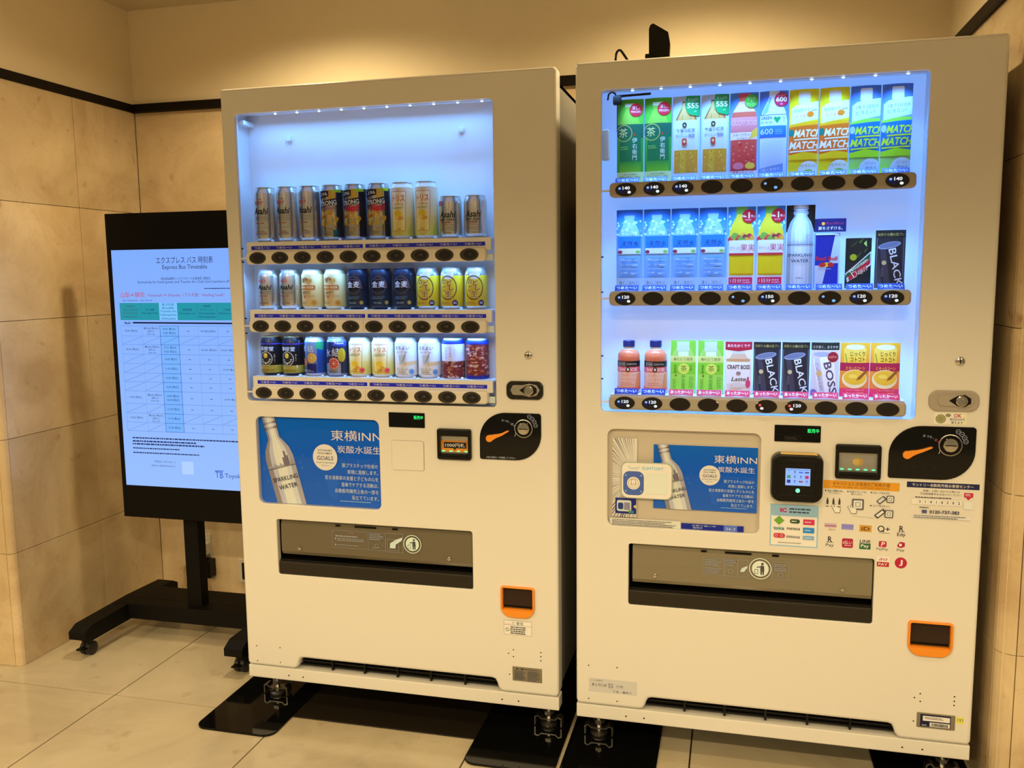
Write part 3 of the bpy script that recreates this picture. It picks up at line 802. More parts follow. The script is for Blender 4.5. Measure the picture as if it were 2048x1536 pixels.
    a = Art(); G = (150, 138, 112); fw = (fx1-fx0)*1000
    if left:
        a.frame(0, 0, 114, 52, 0.8, G); a.text('⚠ 注意', 58, 45, 7, (170, 110, 86), w=20); a.bars(10, 31, 94, 8, 1, G, 1); a.ell(11, 27, 3, 3, G); a.bars(17, 20, 84, 10, 2, G, 2); a.ell(11, 9, 3, 3, G); a.bars(17, 7, 86, 4, 1, G, 3)
        a.frame(114, 0, 54, 52, 0.8, G); a.bars(118, 30, 46, 20, 4, G, 4); a.ring(140, 14, 6, 1.2, G); a.line(124, 6, 152, 9, 1.2, G)
        a.frame(168, -2, 54, 56, 0.8, G); a.frame(173, 3, 36, 34, 1, G); a.poly([(181, 10), (198, 10), (200, 22), (218, 34), (220, 44), (200, 36), (182, 24)], (206, 200, 180))
        cx = 250; C2 = (214, 208, 190); k = 27
    else:
        a.frame(0, 0, 54, 46, 0.8, G); a.bars(5, 24, 44, 18, 4, G, 1); a.bars(5, 4, 44, 16, 4, G, 2)
        a.frame(54, 0, 34, 46, 0.8, G); a.bars(57, 26, 28, 18, 4, G, 5); a.ring(70, 14, 6, 1.2, G); a.frame(88, 0, 26, 46, 0.8, G); a.poly([(94, 14), (104, 14), (112, 26), (112, 31), (98, 24)], (206, 200, 180))
        a.frame(174, 0, 40, 46, 0.8, G); a.bars(178, 22, 32, 20, 4, G, 6); a.ring(194, 12, 7, 1.2, G)
        cx = 144; C2 = (222, 214, 196); k = 28
    a.ring(cx, 26, k, 2.2, C2); a.ell(cx, 26, k*0.74, k*0.74, C2, 30); D = (70, 62, 48)
    a.ell(cx+5, 26+k*0.46, k*0.12, k*0.12, D, 14); a.poly([(cx+1, 26+k*0.3), (cx+9, 26+k*0.3), (cx+10, 26-k*0.1), (cx+9, 26-k*0.58), (cx+6, 26-k*0.58), (cx+5, 26-k*0.12), (cx+4, 26-k*0.58), (cx+1, 26-k*0.58), (cx, 26)], D)
    a.poly([(cx+2, 26+k*0.26), (cx-9, 26+k*0.16), (cx-9, 26+k*0.08), (cx+2, 26+k*0.14)], D); a.frame(cx-14, 26-k*0.5, 9, 12, 1.2, D)
    decal('flap_print', a, fp, fx0+(0.165 if left else 0.183), fz0+(0.034 if left else 0.038), 0.0068)
    # ---- coin return cup
    ring = pierced_plate(rrect(ox, ox+ow, 0.3545, 0.4437, (0.030, 0.030, 0.008, 0.008)), [rrect(ox+0.005, ox+ow-0.005, 0.376, 0.4395, 0.005)], -0.008, 0.009, 0.003, 0.001, M_ORANGE)
    cr = ring.build('coin_return', t, label='orange coin return cup')
    MB().box(ox+0.004, ox+ow-0.004, 0.010, 0.013, 0.372, 0.442, M_BLACK).box(ox+0.003, ox+0.006, -0.004, 0.012, 0.374, 0.440, M_ORANGE).box(ox+ow-0.006, ox+ow-0.003, -0.004, 0.012, 0.374, 0.440, M_ORANGE).box(ox+0.004, ox+ow-0.004, -0.002, 0.011, 0.372, 0.378, M_ORANGE).build('cup_well', cr)
    MB().add([(ox+0.008, -0.002, 0.390), (ox+ow-0.008, -0.002, 0.390), (ox+ow-0.008, 0.009, 0.4385), (ox+0.008, 0.009, 0.4385), (ox+0.008, 0.001, 0.390), (ox+ow-0.008, 0.001, 0.390), (ox+ow-0.008, 0.011, 0.4385), (ox+0.008, 0.011, 0.4385)],
             [(0, 1, 2, 3), (4, 5, 6, 7), (0, 1, 5, 4), (1, 2, 6, 5), (2, 3, 7, 6), (3, 0, 4, 7)], mat('cup_door', (0.035, 0.018, 0.010), 0.12)).build('cup_door', cr)
    # ---- status display
    sx0, sx1 = (0.4837, 0.5905) if left else (0.504, 0.614)
    sd = MB().prism(rrect(sx0, sx1, 0.8812, 0.9232, 0.002), -0.003, 0.001, M_GLOSSBLK, 0.001).build('status_display', t)
    decal('sales_text', Art().text('販売中', 0, 0, 11.5, (40, 255, 120), w=27, bold=0.03), sd, sx1-0.018, 0.9105, -0.0032, mat_print('green_pixels', 0.3, 0, 1.6))
    if not left:
        MB().box(sx0+0.002, sx1-0.002, -0.0042, -0.0028, 0.8985, 0.8997, M_BLACK).build('display_seam', sd)
        decal('display_print', Art().frame(0, 0, 38, 11, 0.6, (58, 44, 36)).bars(4, 3, 30, 6, 2, (58, 44, 36), 4), sd, sx0+0.024, 0.8845, -0.0032)
    # ---- banknote slot
    nx0, nx1 = (0.6281, 0.7257) if left else (0.6495, 0.7548); nz0, nz1 = (0.7965, 0.8826) if left else (0.7950, 0.8805)
    ns = pierced_plate(rrect(nx0, nx1, nz0, nz1, 0.006), [rrect(nx0+0.008, nx1-0.008, nz0+0.008, nz1-0.020, 0.002)], -0.012, 0.013, 0.003, 0.001, M_BLACK).build('banknote_slot', t)
    MB().box(nx0+0.006, nx1-0.006, -0.001, 0.002, nz0+0.006, nz1-0.018, M_STEEL).build('slot_plate', ns)
    MB().bbox(nx0+0.010, nx1-0.010, -0.010, -0.001, nz0+0.009, nz0+0.018, M_BLACK, 0.001).build('slot_lip', ns)
    nw = (nx1-nx0-0.018)*1000
    a = Art()
    if left:
        a.rect(0, 0, nw, 32, (220, 130, 30), (200, 110, 20)); a.rect(8, 11, nw-14, 17, BLK); a.text('1000円札', nw/2+1, 19.5, 12, WHITE, w=nw-22, bold=0.03)
        a.poly([(nw/2-4, 11), (nw/2+4, 11), (nw/2, 5)], BLK)
    else:
        a.rect(0, 0, nw, 38, (132, 112, 74), (150, 132, 96)); a.ell(nw*0.5, 22, 13, 11, (176, 132, 52), 20); a.ell(nw*0.46, 22, 8, 8, (196, 150, 66), 18)
    decal('banknote_sign', a, ns, nx0+0.009, nz0+0.020, -0.0012)
    for i in range(4 if left else 5):
        x = nx0+0.016+(nx1-nx0-0.032)*i/(3 if left else 4)
        MB().bbox(x-0.004, x+0.004, -0.0045, -0.001, nz0+0.0215, nz0+0.0238, M_LEDG, 0.0008).build('guide_light', ns)
    # ---- coin panel
    cx0, cx1 = (0.7494, 0.9219) if left else (0.7715, 0.9635)
    cz0, cz1 = 0.8008, 0.9310
    cp = MB().prism(rrect(cx0, cx1, cz0, cz1, (0.006, 0.072, 0.008, 0.074), 10), -0.004, 0.001, M_GLOSSBLK, 0.0015).build('coin_panel', t)
    dx, dz = (0.8741, 0.8895) if left else (0.9075, 0.8868); R = 0.0250 if left else 0.0262
    MB().lathe([(R, -0.0045), (R, -0.0065), (R-0.0018, -0.0070), (R-0.0025, -0.0062), (R-0.0025, -0.0045)], M_STEEL, 32, (dx, 0, dz), 'y', cap=False).build('dial_ring', cp)
    MB().lathe([(0.0165, -0.004), (0.0165, -0.010), (0.0150, -0.0115), (0.001, -0.0122)], M_CHROME, 28, (dx, 0, dz), 'y').bbox(dx-0.0125, dx+0.0125, -0.0130, -0.0115, dz-0.0012, dz+0.0012, M_MATTBLK, 0.0004).build('coin_slot', cp)
    lx, lz = (0.7789, 0.8599) if left else (0.8120, 0.8600)
    hx, hz = (0.8329, 0.8822) if left else (0.8672, 0.8806)
    pts = []
    for i in range(13):
        an = math.radians(75+i*20); pts.append((lx+0.0098*math.cos(an), lz+0.0098*math.sin(an)))
    pts += [(lx+0.013, lz-0.002), (lx+0.022, lz+0.003), (lx+0.034, lz+0.008), (hx, hz-0.002), (hx+0.001, hz+0.001), (hx-0.004, hz+0.001), (lx+0.034, lz+0.0155), (lx+0.022, lz+0.0125), (lx+0.010, lz+0.0112)]
    MB().prism(pts, -0.012, -0.003, M_ORANGE, 0.0012).build('return_lever', cp, label='orange coin return lever')
    a = Art(); GR = (176, 166, 150)
    for i, ch in enumerate('おつり・返却'):
        x = [-58, -50, -43.5, -38, -32, -25][i]; y = [21, 19.5, 18, 15, 11.5, 6.5][i]
        a.text(ch, x, y, 7, GR if left or i < 4 else (170, 80, 70), rot=math.radians([-6, -12, -16, -30, -38, -42][i]))
    for i, s in enumerate(('500', '100', '50', '10')):
        an = math.radians(62-i*17); a.ring(34*math.cos(an), 34*math.sin(an)+3, 5.6, 0.8, GR, 18); a.text(s, 34*math.cos(an), 34*math.sin(an)+3, 3.4, GR, w=6)
    a.ring(-46, -12, 24, 1.0, (200, 192, 176), 12, -0.45, 0.55)
    if left: a.text('お金と商品は一つを確認してください。', -64, -82, 6, (190, 180, 160), w=82)
    for x, s in ((-110, 1), (-88, 1), (-66, 1), (-42, 1)): a.ring(x+6, -58, 5, 0.7, (52, 46, 40), 10, 0, 1.6)
    decal('coin_print', a, cp, dx, dz, -0.0042)
    # ---- lock and handle
    gx0, gx1 = (0.8267, 0.9285) if left else (0.8550, 0.9660); gz0, gz1 = 0.9680, 1.0185
    hm = mat('lock_plate_dark', (0.060, 0.055, 0.050), 0.12, metal=0.8) if left else M_GREYP
    hp = MB().prism(rrect(gx0, gx1, gz0, gz1, 0.017 if left else 0.0215, 8), -0.006, 0.001, hm, 0.003).build('lock_plate', t)
    lcx = 0.8909 if left else 0.9255; lcz = 0.9945
    body = [(lcx-0.052, lcz), (lcx-0.046, lcz-0.012), (lcx-0.038, lcz-0.0135), (lcx-0.018, lcz-0.0135), (lcx, lcz-0.018), (lcx+0.02, lcz-0.0145), (lcx+0.029, lcz), (lcx+0.02, lcz+0.0145), (lcx, lcz+0.018), (lcx-0.018, lcz+0.0135), (lcx-0.038, lcz+0.0135), (lcx-0.046, lcz+0.012)]
    MB().prism(body, -0.0085, -0.005, M_STEEL if left else M_GREYP, 0.0012).build('lock_handle', hp)
    MB().prism([(lcx-0.027, lcz), (lcx-0.008, lcz-0.0125), (lcx+0.008, lcz-0.0145), (lcx+0.021, lcz-0.006), (lcx+0.021, lcz+0.006), (lcx+0.008, lcz+0.0145), (lcx-0.008, lcz+0.0125)], -0.0092, -0.008, M_BLACK).build('lock_recess', hp)
    MB().lathe([(0.0128, -0.009), (0.0128, -0.014), (0.0105, -0.0155), (0.0095, -0.0135), (0.006, -0.0135), (0.0055, -0.0155), (0.001, -0.0155)], M_CHROME, 24, (lcx, 0, lcz), 'y').build('lock_cylinder', hp)
    kx = 0.8883 if left else 0.9198
    MB().lathe([(0.0105, 0.001), (0.0105, -0.003), (0.008, -0.005), (0.001, -0.005)], M_CHROME, 22, (kx, 0, 1.088), 'y').box(kx-0.0011, kx+0.0011, -0.0056, -0.0045, 1.082, 1.094, M_MATTBLK).build('key_cylinder', t)
    # ---- small holes in the sheet metal
    hs_ = ((0.0325, 0.192), (0.0335, 0.145), (0.111, 0.1935), (0.1105, 0.147), (0.8378, 0.2586), (0.8236, 0.247), (0.8377, 0.2385), (0.9163, 0.2578), (0.9163, 0.246), (0.9163, 0.234), (0.8257, 0.1854)) if left else \
          ((0.0345, 0.243), (0.112, 0.244), (0.0345, 0.148), (0.1125, 0.148), (0.869, 0.2545), (0.8563, 0.243), (0.870, 0.2345), (0.9473, 0.2554), (0.9473, 0.2434), (0.9473, 0.2326), (0.8563, 0.181))
    for x, z in hs_: MB().lathe([(0.0019, -0.0002), (0.0019, 0.0012)], M_MATTBLK, 10, (x, 0, z), 'y').build('screw_hole', t)
    return t

LEDP = [1.0, 1.5, 1.7, 1.6, 0.5]
m1 = machine(1, 0.0, 0.0, 0.9666, None, 'left white vending machine with drink cans and an empty space above them')
m2 = machine(2, 1.019, -0.017, 0.9896, None, 'right white vending machine with three rows of drink cards and a card reader')

# ---- fittings of the left machine only
cv = MB().prism(rrect(0.4901, 0.5855, 0.7590, 0.8430, 0.005), -0.0030, -0.0004, M_PAINT, 0.0012).build('blank_cover', m1)
MB().prism(rrect(0.4892, 0.5864, 0.7581, 0.8439, 0.006), -0.0006, 0.0006, mat('cover_groove', (0.30, 0.26, 0.20), 0.5)).build('cover_groove', cv)
a = Art(); a.rect(0, 0, 80, 42, (70, 56, 44), r=2); a.rect(0.6, 0.6, 78.8, 40.8, (236, 218, 180), r=2); a.text('⚠', 27, 34, 10, BLK, w=9); a.text('警告', 46, 34, 10, BLK, w=20, bold=0.03); a.line(0, 28, 80, 28, 0.6, (90, 70, 50))
a.ring(10, 15, 5.5, 1.1, (60, 46, 36)); a.line(6, 19, 14, 11, 1.0, (60, 46, 36)); a.bars(19, 3, 57, 23, 4, (60, 48, 40), 8); a.rect(2, 31, 18, 1, (200, 120, 90))
decal('warning_sticker', a, m1, 0.8110, 0.3022, -0.0002, label='small white warning sticker below the coin return')
MB().prism(rrect(0.8345, 0.9196, 0.1685, 0.2106, 0.002), -0.0012, 0.001, mat('plate_metal', (0.34, 0.31, 0.25), 0.35, metal=0.7), 0.0006).build('rating_plate', m1)
decal('rating_print', Art().rect(10, 34.5, 7, 3, (40, 34, 28)).rect(24, 34.5, 9, 3, (30, 24, 20)).bars(36, 34, 38, 4, 1, (80, 70, 54), 2).bars(6, 4, 34, 28, 7, (90, 80, 62), 3).bars(44, 4, 36, 28, 7, (90, 80, 62), 4), m1, 0.8345, 0.1685, -0.0014)

# ---- fittings of the right machine only
def card_reader(t):
    x0, x1, z0, z1 = 0.4995, 0.6195, 0.7345, 0.8540
    cr = MB().prism(rrect(x0, x1, z0, z1, 0.022, 8), -0.030, 0.001, M_BLACK, 0.004).build('card_reader', t, label='black square card reader with lit screen')
    MB().prism(rrect(x0-0.0025, x1+0.002, z0-0.002, z1+0.002, 0.023, 8), -0.018, 0.001, mat('reader_bezel', (0.10, 0.088, 0.075), 0.4), 0.002).build('reader_bezel', cr)
    fr = pierced_plate(rrect(x0+0.012, x1-0.012, z0+0.012, z1-0.012, 0.006), [rrect(x0+0.018, x1-0.018, z0+0.020, z1-0.020, 0.003)], -0.0325, 0.003, 0.001, 0.001, M_BLACK).build('reader_frame', cr)
    sx0, sx1, sz0, sz1 = 0.5315, 0.5900, 0.7770, 0.8200; w = (sx1-sx0)*1000; h = (sz1-sz0)*1000
    a = Art(); a.rect(0, 0, w, h, (150, 190, 255)); a.rect(2, h-4, w-4, 1.2, (80, 110, 190))
    cols = [(130, 165, 235), (60, 80, 150), (70, 110, 220), (60, 80, 150), (70, 150, 120), (50, 80, 160), (60, 80, 160), (190, 50, 110), (40, 50, 140), (40, 80, 170), (150, 60, 90), (80, 70, 200)]
    for i, c in enumerate(cols):
        x = 8+(i % 4)*(w-16)/3; y = h-9.5-(i//4)*11.5
        if i in (4, 7, 8): a.rect(x-4.2, y-4, 8.4, 8, c, r=1)
        elif i in (2, 10, 3): a.rect(x-5, y-1.8, 10, 3.6, c, r=1)
        else: a.ell(x, y+1.5, 1.8, 2.0, c, 12); a.rect(x-2.5, y-3, 5, 1.0, c)
    link('reader_screen', a.mesh('reader_screen', flat_map(sx0, sz0, -0.0302), M_PRINTE), cr, label='small lit blue payment icon screen')
    MB().lathe([(0.0055, -0.0290), (0.0050, -0.0315), (0.002, -0.0322)], M_LEDG, 16, (0.5615, 0, 0.7645), 'y').build('status_light', cr)
    MB().bbox(x0+0.020, x1-0.014, -0.026, -0.010, z1-0.001, z1+0.0035, mat('reader_sticker', (0.75, 0.52, 0.16), 0.4), 0.001).build('top_label', cr)
card_reader(m2)
X2 = 1.019
def d2(name, art, X, Z, label=None): return decal(name, art, m2, X-X2, Z, -0.0002, label=label)
# new coin sticker
a = Art().rect(0, 0, 71, 29, (240, 226, 130), r=1.5).rect(1.5, 1.5, 62, 26, (248, 240, 170), r=1); a.ell(15, 13, 11.5, 11, (150, 130, 66)); a.ring(15, 13, 8, 0.8, (196, 178, 110)); a.ell(31, 22, 6, 4.2, (140, 122, 66))
a.text('OK', 52, 21.5, 12, (180, 40, 30), w=17, bold=0.05); a.text('新旧500円', 51, 12.5, 7, BLK, w=32, bold=0.04); a.text('使えます', 51, 4.8, 7, BLK, w=26, bold=0.04)
d2('coin_sticker', a, 1.8883, 0.9362, 'yellow sticker about coins')
# payment sticker with rail pass logos
a = Art().rect(0, 0, 116, 109, (150, 172, 170)).rect(3, 3, 110, 76, (236, 224, 188)); W_ = (255, 255, 255)
a.text('IC', 32, 94, 14, (190, 30, 70), w=16, bold=0.12); a.bars(46, 86, 52, 16, 2, (60, 70, 70), 2)
a.poly([(22, 55), (35, 67), (22, 79), (9, 67)], (110, 150, 40)); a.rect(48, 61, 24, 11, (56, 70, 34), r=5); a.bars(52, 64, 16, 5, 1, (220, 220, 190), 1); a.rect(80, 59, 27, 14, (206, 46, 66), r=1); a.bars(84, 64, 19, 4, 1, W_, 3)
a.text('toica', 22, 47, 13, (40, 110, 90), w=26, bold=0.05); a.text('manaca', 57, 47, 11, (60, 50, 40), w=32, bold=0.03); a.rect(80, 38, 27, 14, (40, 124, 190), r=1); a.bars(84, 43, 19, 4, 1, W_, 4)
a.rect(9, 22, 28, 12, (200, 40, 40), r=6); a.ring(16, 28, 3.5, 1, (240, 180, 160)); a.ring(29, 28, 3.5, 1, (240, 180, 160)); a.text('nimoca', 57, 27, 11, (70, 60, 56), w=32, bold=0.02); a.rect(80, 21, 27, 10, (130, 160, 176), r=1); a.bars(84, 24, 19, 3, 1, W_, 6)
a.bars(20, 9, 70, 3, 1, (110, 100, 80), 7)
d2('pass_sticker', a, 1.5180, 0.6115, 'pale sticker with rail pass logos')
# how-to-pay print
a = Art().rect(0, 0, 176, 21, (226, 140, 24), r=1); a.text('キャッシュレス決済のご利用手順', 88, 13.5, 11, (60, 40, 20), w=132, bold=0.03); a.text('How to pay on cashless payment', 88, 5, 6.5, (120, 70, 16), w=130)
K = (64, 54, 44)
for x, l1, l2 in ((4, '商品の種類を選ん', 'でください。'), (56, '決済ブランドを', '選んでください。'), (110, 'ICカードをかざす', '')):
    a.ell(x+2, -5.5, 1.8, 1.8, K, 12); a.text(l1, x+6, -5.5, 6, K, w=38, align='l', bold=0.02)
    if l2: a.text(l2, x+10, -11.5, 6, K, w=26, align='l')
for i in range(3):
    x = 11+i*14; a.poly([(x-2.4, -40), (x+2.4, -40), (x+2.4, -30), (x+1, -26), (x+1, -23), (x-1, -23), (x-1, -26), (x-2.4, -30)], K); a.rect(x-4, -46, 8, 1.6, K)
def hand(x, y, s):
    pts = [(0, 0), (-6, 6), (-8, 4), (-2, -6), (2, -14), (14, -14), (16, -4), (14, 0), (10, 1), (6, 2), (4, 2), (3, 9), (0, 10)]
    a.poly([(x+p[0]*s*1.12-0.5, y+p[1]*s*1.1) for p in pts], K); a.poly([(x+p[0]*s, y+p[1]*s) for p in pts], (236, 212, 164))
def reader(x, y, r):
    a.rect(x-r, y-r, 2*r, 2*r, (104, 88, 68), r=3); a.rect(x-r*0.72, y-r*0.72, 1.44*r, 1.44*r, (226, 204, 160), r=2); a.frame(x-r*0.4, y-r*0.4, r*0.8, r*0.8, 1, K)
hand(28, -48, 0.85); reader(82, -37, 14); hand(66, -48, 0.85)
reader(156, -20, 9); a.poly([(124, -26), (140, -12), (148, -20), (132, -34)], K); a.poly([(127, -26), (139, -15), (144, -20), (132, -31)], (210, 190, 150))
a.ell(112, -38, 1.8, 1.8, K, 12); a.text('コードをスキャン', 117, -38, 6, K, w=38, align='l', bold=0.02)
reader(154, -57, 10); a.poly([(120, -62), (140, -44), (148, -52), (128, -70)], K); a.poly([(124, -62), (139, -48.5), (143, -53), (129, -66)], (226, 206, 164))
a.line(70, -66, 122, -69, 0.8, (190, 166, 110))
d2('payment_steps', a, 1.6430, 0.7668, 'orange headed payment steps print')
# service telephone print
a = Art().rect(0, 0, 161, 14, (24, 26, 52)); a.text('サントリー自動販売機お客様センター', 80, 7, 8.5, WHITE, w=136, bold=0.02)
a.text('故障・お問い合わせの際には', 78, -7, 6, K, w=82, bold=0.02); a.text('下記管理番号をお知らせください', 76, -14.5, 6, K, w=92, bold=0.02); a.bars(20, -26, 104, 5, 1, K, 3)
a.rect(128, -19, 20, 11, (190, 36, 44), r=1); a.poly([(132, -19), (144, -19), (138, -26)], (190, 36, 44)); a.bars(131, -16, 14, 6, 2, (250, 200, 190), 1)
a.rect(12, -41.5, 112, 15, (246, 228, 190))
for i, ch in enumerate(' 31410502'):
    a.frame(12+i*12.4, -41.5, 12.9, 15, 0.5, (200, 176, 130))
    if ch != ' ': a.text(ch, 18.2+i*12.4, -34, 9.5, (50, 42, 40), bold=0.02)
a.rect(128, -48, 20, 18, (226, 206, 168)); a.bars(30, -50, 24, 4, 1, K, 5)
a.rect(36, -62, 11, 8, (80, 72, 92)); a.text('0120-737-383', 86, -58, 11, (50, 46, 60), w=66, bold=0.05); a.rect(16, -75, 128, 9, (226, 202, 156)); a.bars(18, -74.5, 122, 8, 2, (100, 88, 66), 6)
d2('service_print', a, 1.8351, 0.7790, 'service centre print with blue header')
# payment logos
def logo(i, X, Z):
    a = Art(); Kd = (40, 32, 30); Rd = (176, 24, 44)
    if i == 0: a.rect(-14, 0, 28, 11, (196, 160, 140)); a.rect(-14, 3, 28, 3, (180, 90, 80)); a.text('BIZCA', 4, -5, 6, (150, 60, 50), w=16)
    if i == 1: a.rect(-14, -6, 28, 14, (140, 122, 150)); a.rect(-12, -4, 24, 1, (160, 146, 168))
    if i == 2: a.rect(-14, -8, 28, 17, (206, 140, 40)); a.text('iD', 0, 0, 13, (110, 60, 20), w=20, bold=0.05)
    if i == 3: a.ring(-6, 1, 8, 2.6, Kd); a.line(-4, -3, 1, -7, 2.4, Kd); a.text('+', 9, 1, 17, Kd, w=10, bold=0.04); a.rect(-12, -10, 26, 0.8, Kd)
    if i == 4: a.text('R', 0, 6, 20, Kd, w=10, bold=0.04); a.rect(-8, -2, 16, 1, Kd); a.text('Edy', 0, -10, 12, Kd, w=19, bold=0.03)
    if i == 5: a.text('R', 0, 6, 20, Kd, w=10, bold=0.04); a.rect(-8, -2, 16, 1, Kd); a.text('Pay', 0, -10, 11, Kd, w=19)
    if i == 6: a.rect(-13, -12, 26, 24, Rd, r=4); a.text('d払い', 0, 2, 11, WHITE, w=22, bold=0.04); a.bars(-7, -8, 16, 4, 1, (240, 180, 170), 2)
    if i == 7: a.text('LINE', 0, 8, 11, Kd, w=25, bold=0.04); a.rect(-13, -12, 26, 15, (36, 92, 40), r=1); a.text('Pay', 0, -4.5, 11, WHITE, w=19, bold=0.03)
    if i == 8: a.rect(-9, -2, 18, 15, (190, 30, 50), r=3); a.text('P', 1, 5.5, 15, WHITE, w=8, shear=0.2, bold=0.05); a.text('PayPay', 0, -8, 9, (60, 50, 50), w=27)
    if i == 9: a.poly([(-8, 4), (-2, 12), (9, 10), (9, 0), (0, -4), (-8, -1)], Rd); a.ell(-1, 4, 3.4, 3.6, (250, 220, 210), 14); a.text('Pay', 0, -10, 9, Kd, w=17)
    if i == 10: a.rect(-14, -13, 28, 26, (240, 216, 180)); a.rect(-14, -13, 28, 12, (182, 28, 40)); a.text('au', 0, 6, 14, Rd, w=18, shear=0.25); a.text('PAY', 0, -7, 9, WHITE, w=21, bold=0.03)
    if i == 11: a.ell(0, 0, 14, 14, (186, 22, 44), 30); a.text('J', 0, 0, 16, WHITE, w=8, bold=0.06)
    d2('payment_logo', a, X, Z)
for i, (X, Z) in enumerate([(1.6632, 0.667), (1.7031, 0.670), (1.7451, 0.669), (1.7871, 0.670), (1.8277, 0.668), (1.6630, 0.631), (1.7045, 0.6295), (1.7454, 0.6285), (1.7860, 0.627), (1.8278, 0.629), (1.7886, 0.588), (1.8295, 0.5875)]): logo(i, X, Z)
# address label, name plate and tag low on the door
a = Art().rect(0, 0, 131, 39, (206, 182, 136)); a.text('ここの住所は', 22, 33, 6.5, K, w=32, bold=0.04); a.text('富士河口湖', 28, 21, 9, (34, 28, 24), w=40, bold=0.04, shear=0.1); a.text('番地', 60, 25, 6, K, w=14, bold=0.04); a.text('船津', 60, 18, 6, K, w=14, bold=0.04); a.text('三吋', 84, 21, 9, (34, 28, 24), w=20, bold=0.03); a.text('丁目・番地 7、', 92, 6, 6.5, K, w=52, bold=0.04)
d2('address_label', a, 1.0541, 0.1692, 'grey address label with handwriting')
MB().prism(rrect(1.8824-X2, 1.9706-X2, 0.1668, 0.2064, 0.003), -0.0015, 0.001, mat('plate_metal', (0.34, 0.31, 0.25), 0.35, metal=0.7), 0.0008).build('rating_plate', m2)
a = Art().rect(8, 4, 70, 32, (22, 20, 40)).rect(14, 19, 62, 13, (236, 226, 196)).bars(18, 24, 52, 6, 2, (100, 60, 60), 1).rect(30, 5.5, 46, 11, (236, 226, 196)); rb = random.Random(3); x = 33
while x < 72: w_ = rb.uniform(0.5, 1.6); a.rect(x, 7, w_, 8, BLK); x += w_+rb.uniform(0.5, 1.2)
a.bars(12, 7, 14, 4, 1, (200, 190, 160), 3); decal('rating_print', a, m2, 1.8824-X2, 0.1668, -0.0017)
a = Art().rect(0, 0, 16, 18, (232, 204, 60)); a.ring(8, 10, 6.5, 1, BLK, 12, 2.3, 4); a.ring(8, 10, 6.5, 1, BLK, 12, -0.9, 0.9); a.text('T', 8, 9, 9, BLK, bold=0.05); d2('yellow_tag', a, 1.9736, 0.1856, 'small yellow tag with antenna symbol')

# ---------------------------------------------------------------- posters behind the small windows
def sheet(name, art, W, H, X, Y, Z, label, cat, clip=True):
    t = thing(name, label, cat, (X, Y, Z))
    MB().box(0, W/1000, -0.0012, 0, 0, H/1000, M_PAPER).build('paper', t)
    link('printed_face', art.mesh('printed_face', flat_map(0, 0, -0.0013), M_PRINT2, clip=(0, W, 0, H) if clip else None, comp=INK), t)
    return t
sheet('poster', poster_art(386, 259, True), 386, 259, 0.0653, 0.0170, 0.6387, 'large blue sparkling water poster filling the left machine\'s lower window', 'poster')
a = poster_art(262, 170, True)
sheet('poster', a, 262, 170, 1.2230, -0.0045, 0.6900, 'smaller blue sparkling water poster in the right machine\'s lower window', 'poster')
# burst-rays leaflet with the tap-to-start sticker
a = Art(); a.rect(0, 0, 64, 212, (240, 222, 186)); rnd = random.Random(9)
for k in range(46):
    an = math.radians(95+k*3.9+rnd.uniform(-1, 1)); r0 = rnd.uniform(34, 46); r1 = 150; w = rnd.uniform(0.006, 0.016)
    cx, cy = 62, 108
    a.poly([(cx+r0*math.cos(an), cy+r0*math.sin(an)*1.3), (cx+r1*math.cos(an-w), cy+r1*math.sin(an-w)*1.3), (cx+r1*math.cos(an+w), cy+r1*math.sin(an+w)*1.3)], (74, 60, 60))
a.rect(8, 10, 55, 42, (40, 40, 92)); a.rect(12, 16, 38, 30, (220, 206, 172), r=5); a.rect(15, 21, 14, 18, (50, 60, 90), r=4); a.rect(31, 20, 16, 20, (150, 130, 120)); a.poly([(55, 30), (63, 24), (63, 36)], (220, 200, 60)); a.ell(46, 16, 4, 4, (110, 150, 60), 14); a.ell(53, 15, 4, 4, (60, 130, 120), 14)
sheet('leaflet', a, 64, 212, 1.1155, -0.0035, 0.6610, 'cream leaflet with black burst rays in the right machine\'s lower window', 'leaflet')
a = Art(); a.rect(0, 0, 158, 17, (30, 40, 110)); a.text('お取り扱い中', 58, 12, 5, (200, 196, 180), w=60); a.text('販売中', 42, 6, 5, (220, 214, 190), w=24); a.rect(108, 0, 34, 17, (90, 110, 170)); a.text('26.3', 125, 8, 9, (230, 226, 210), w=24)
sheet('label_card', a, 158, 17, 1.2960, -0.0038, 0.6366, 'dark blue label strip at the bottom of the right machine\'s lower window', 'label')
a = Art(); a.rect(0, 0, 186, 20, (232, 208, 160)); a.bars(6, 2, 176, 16, 4, (110, 90, 66), 5)
sheet('label_card', a, 186, 20, 1.1085, -0.0040, 0.6370, 'cream fine print strip at the bottom of the right machine\'s lower window', 'label')
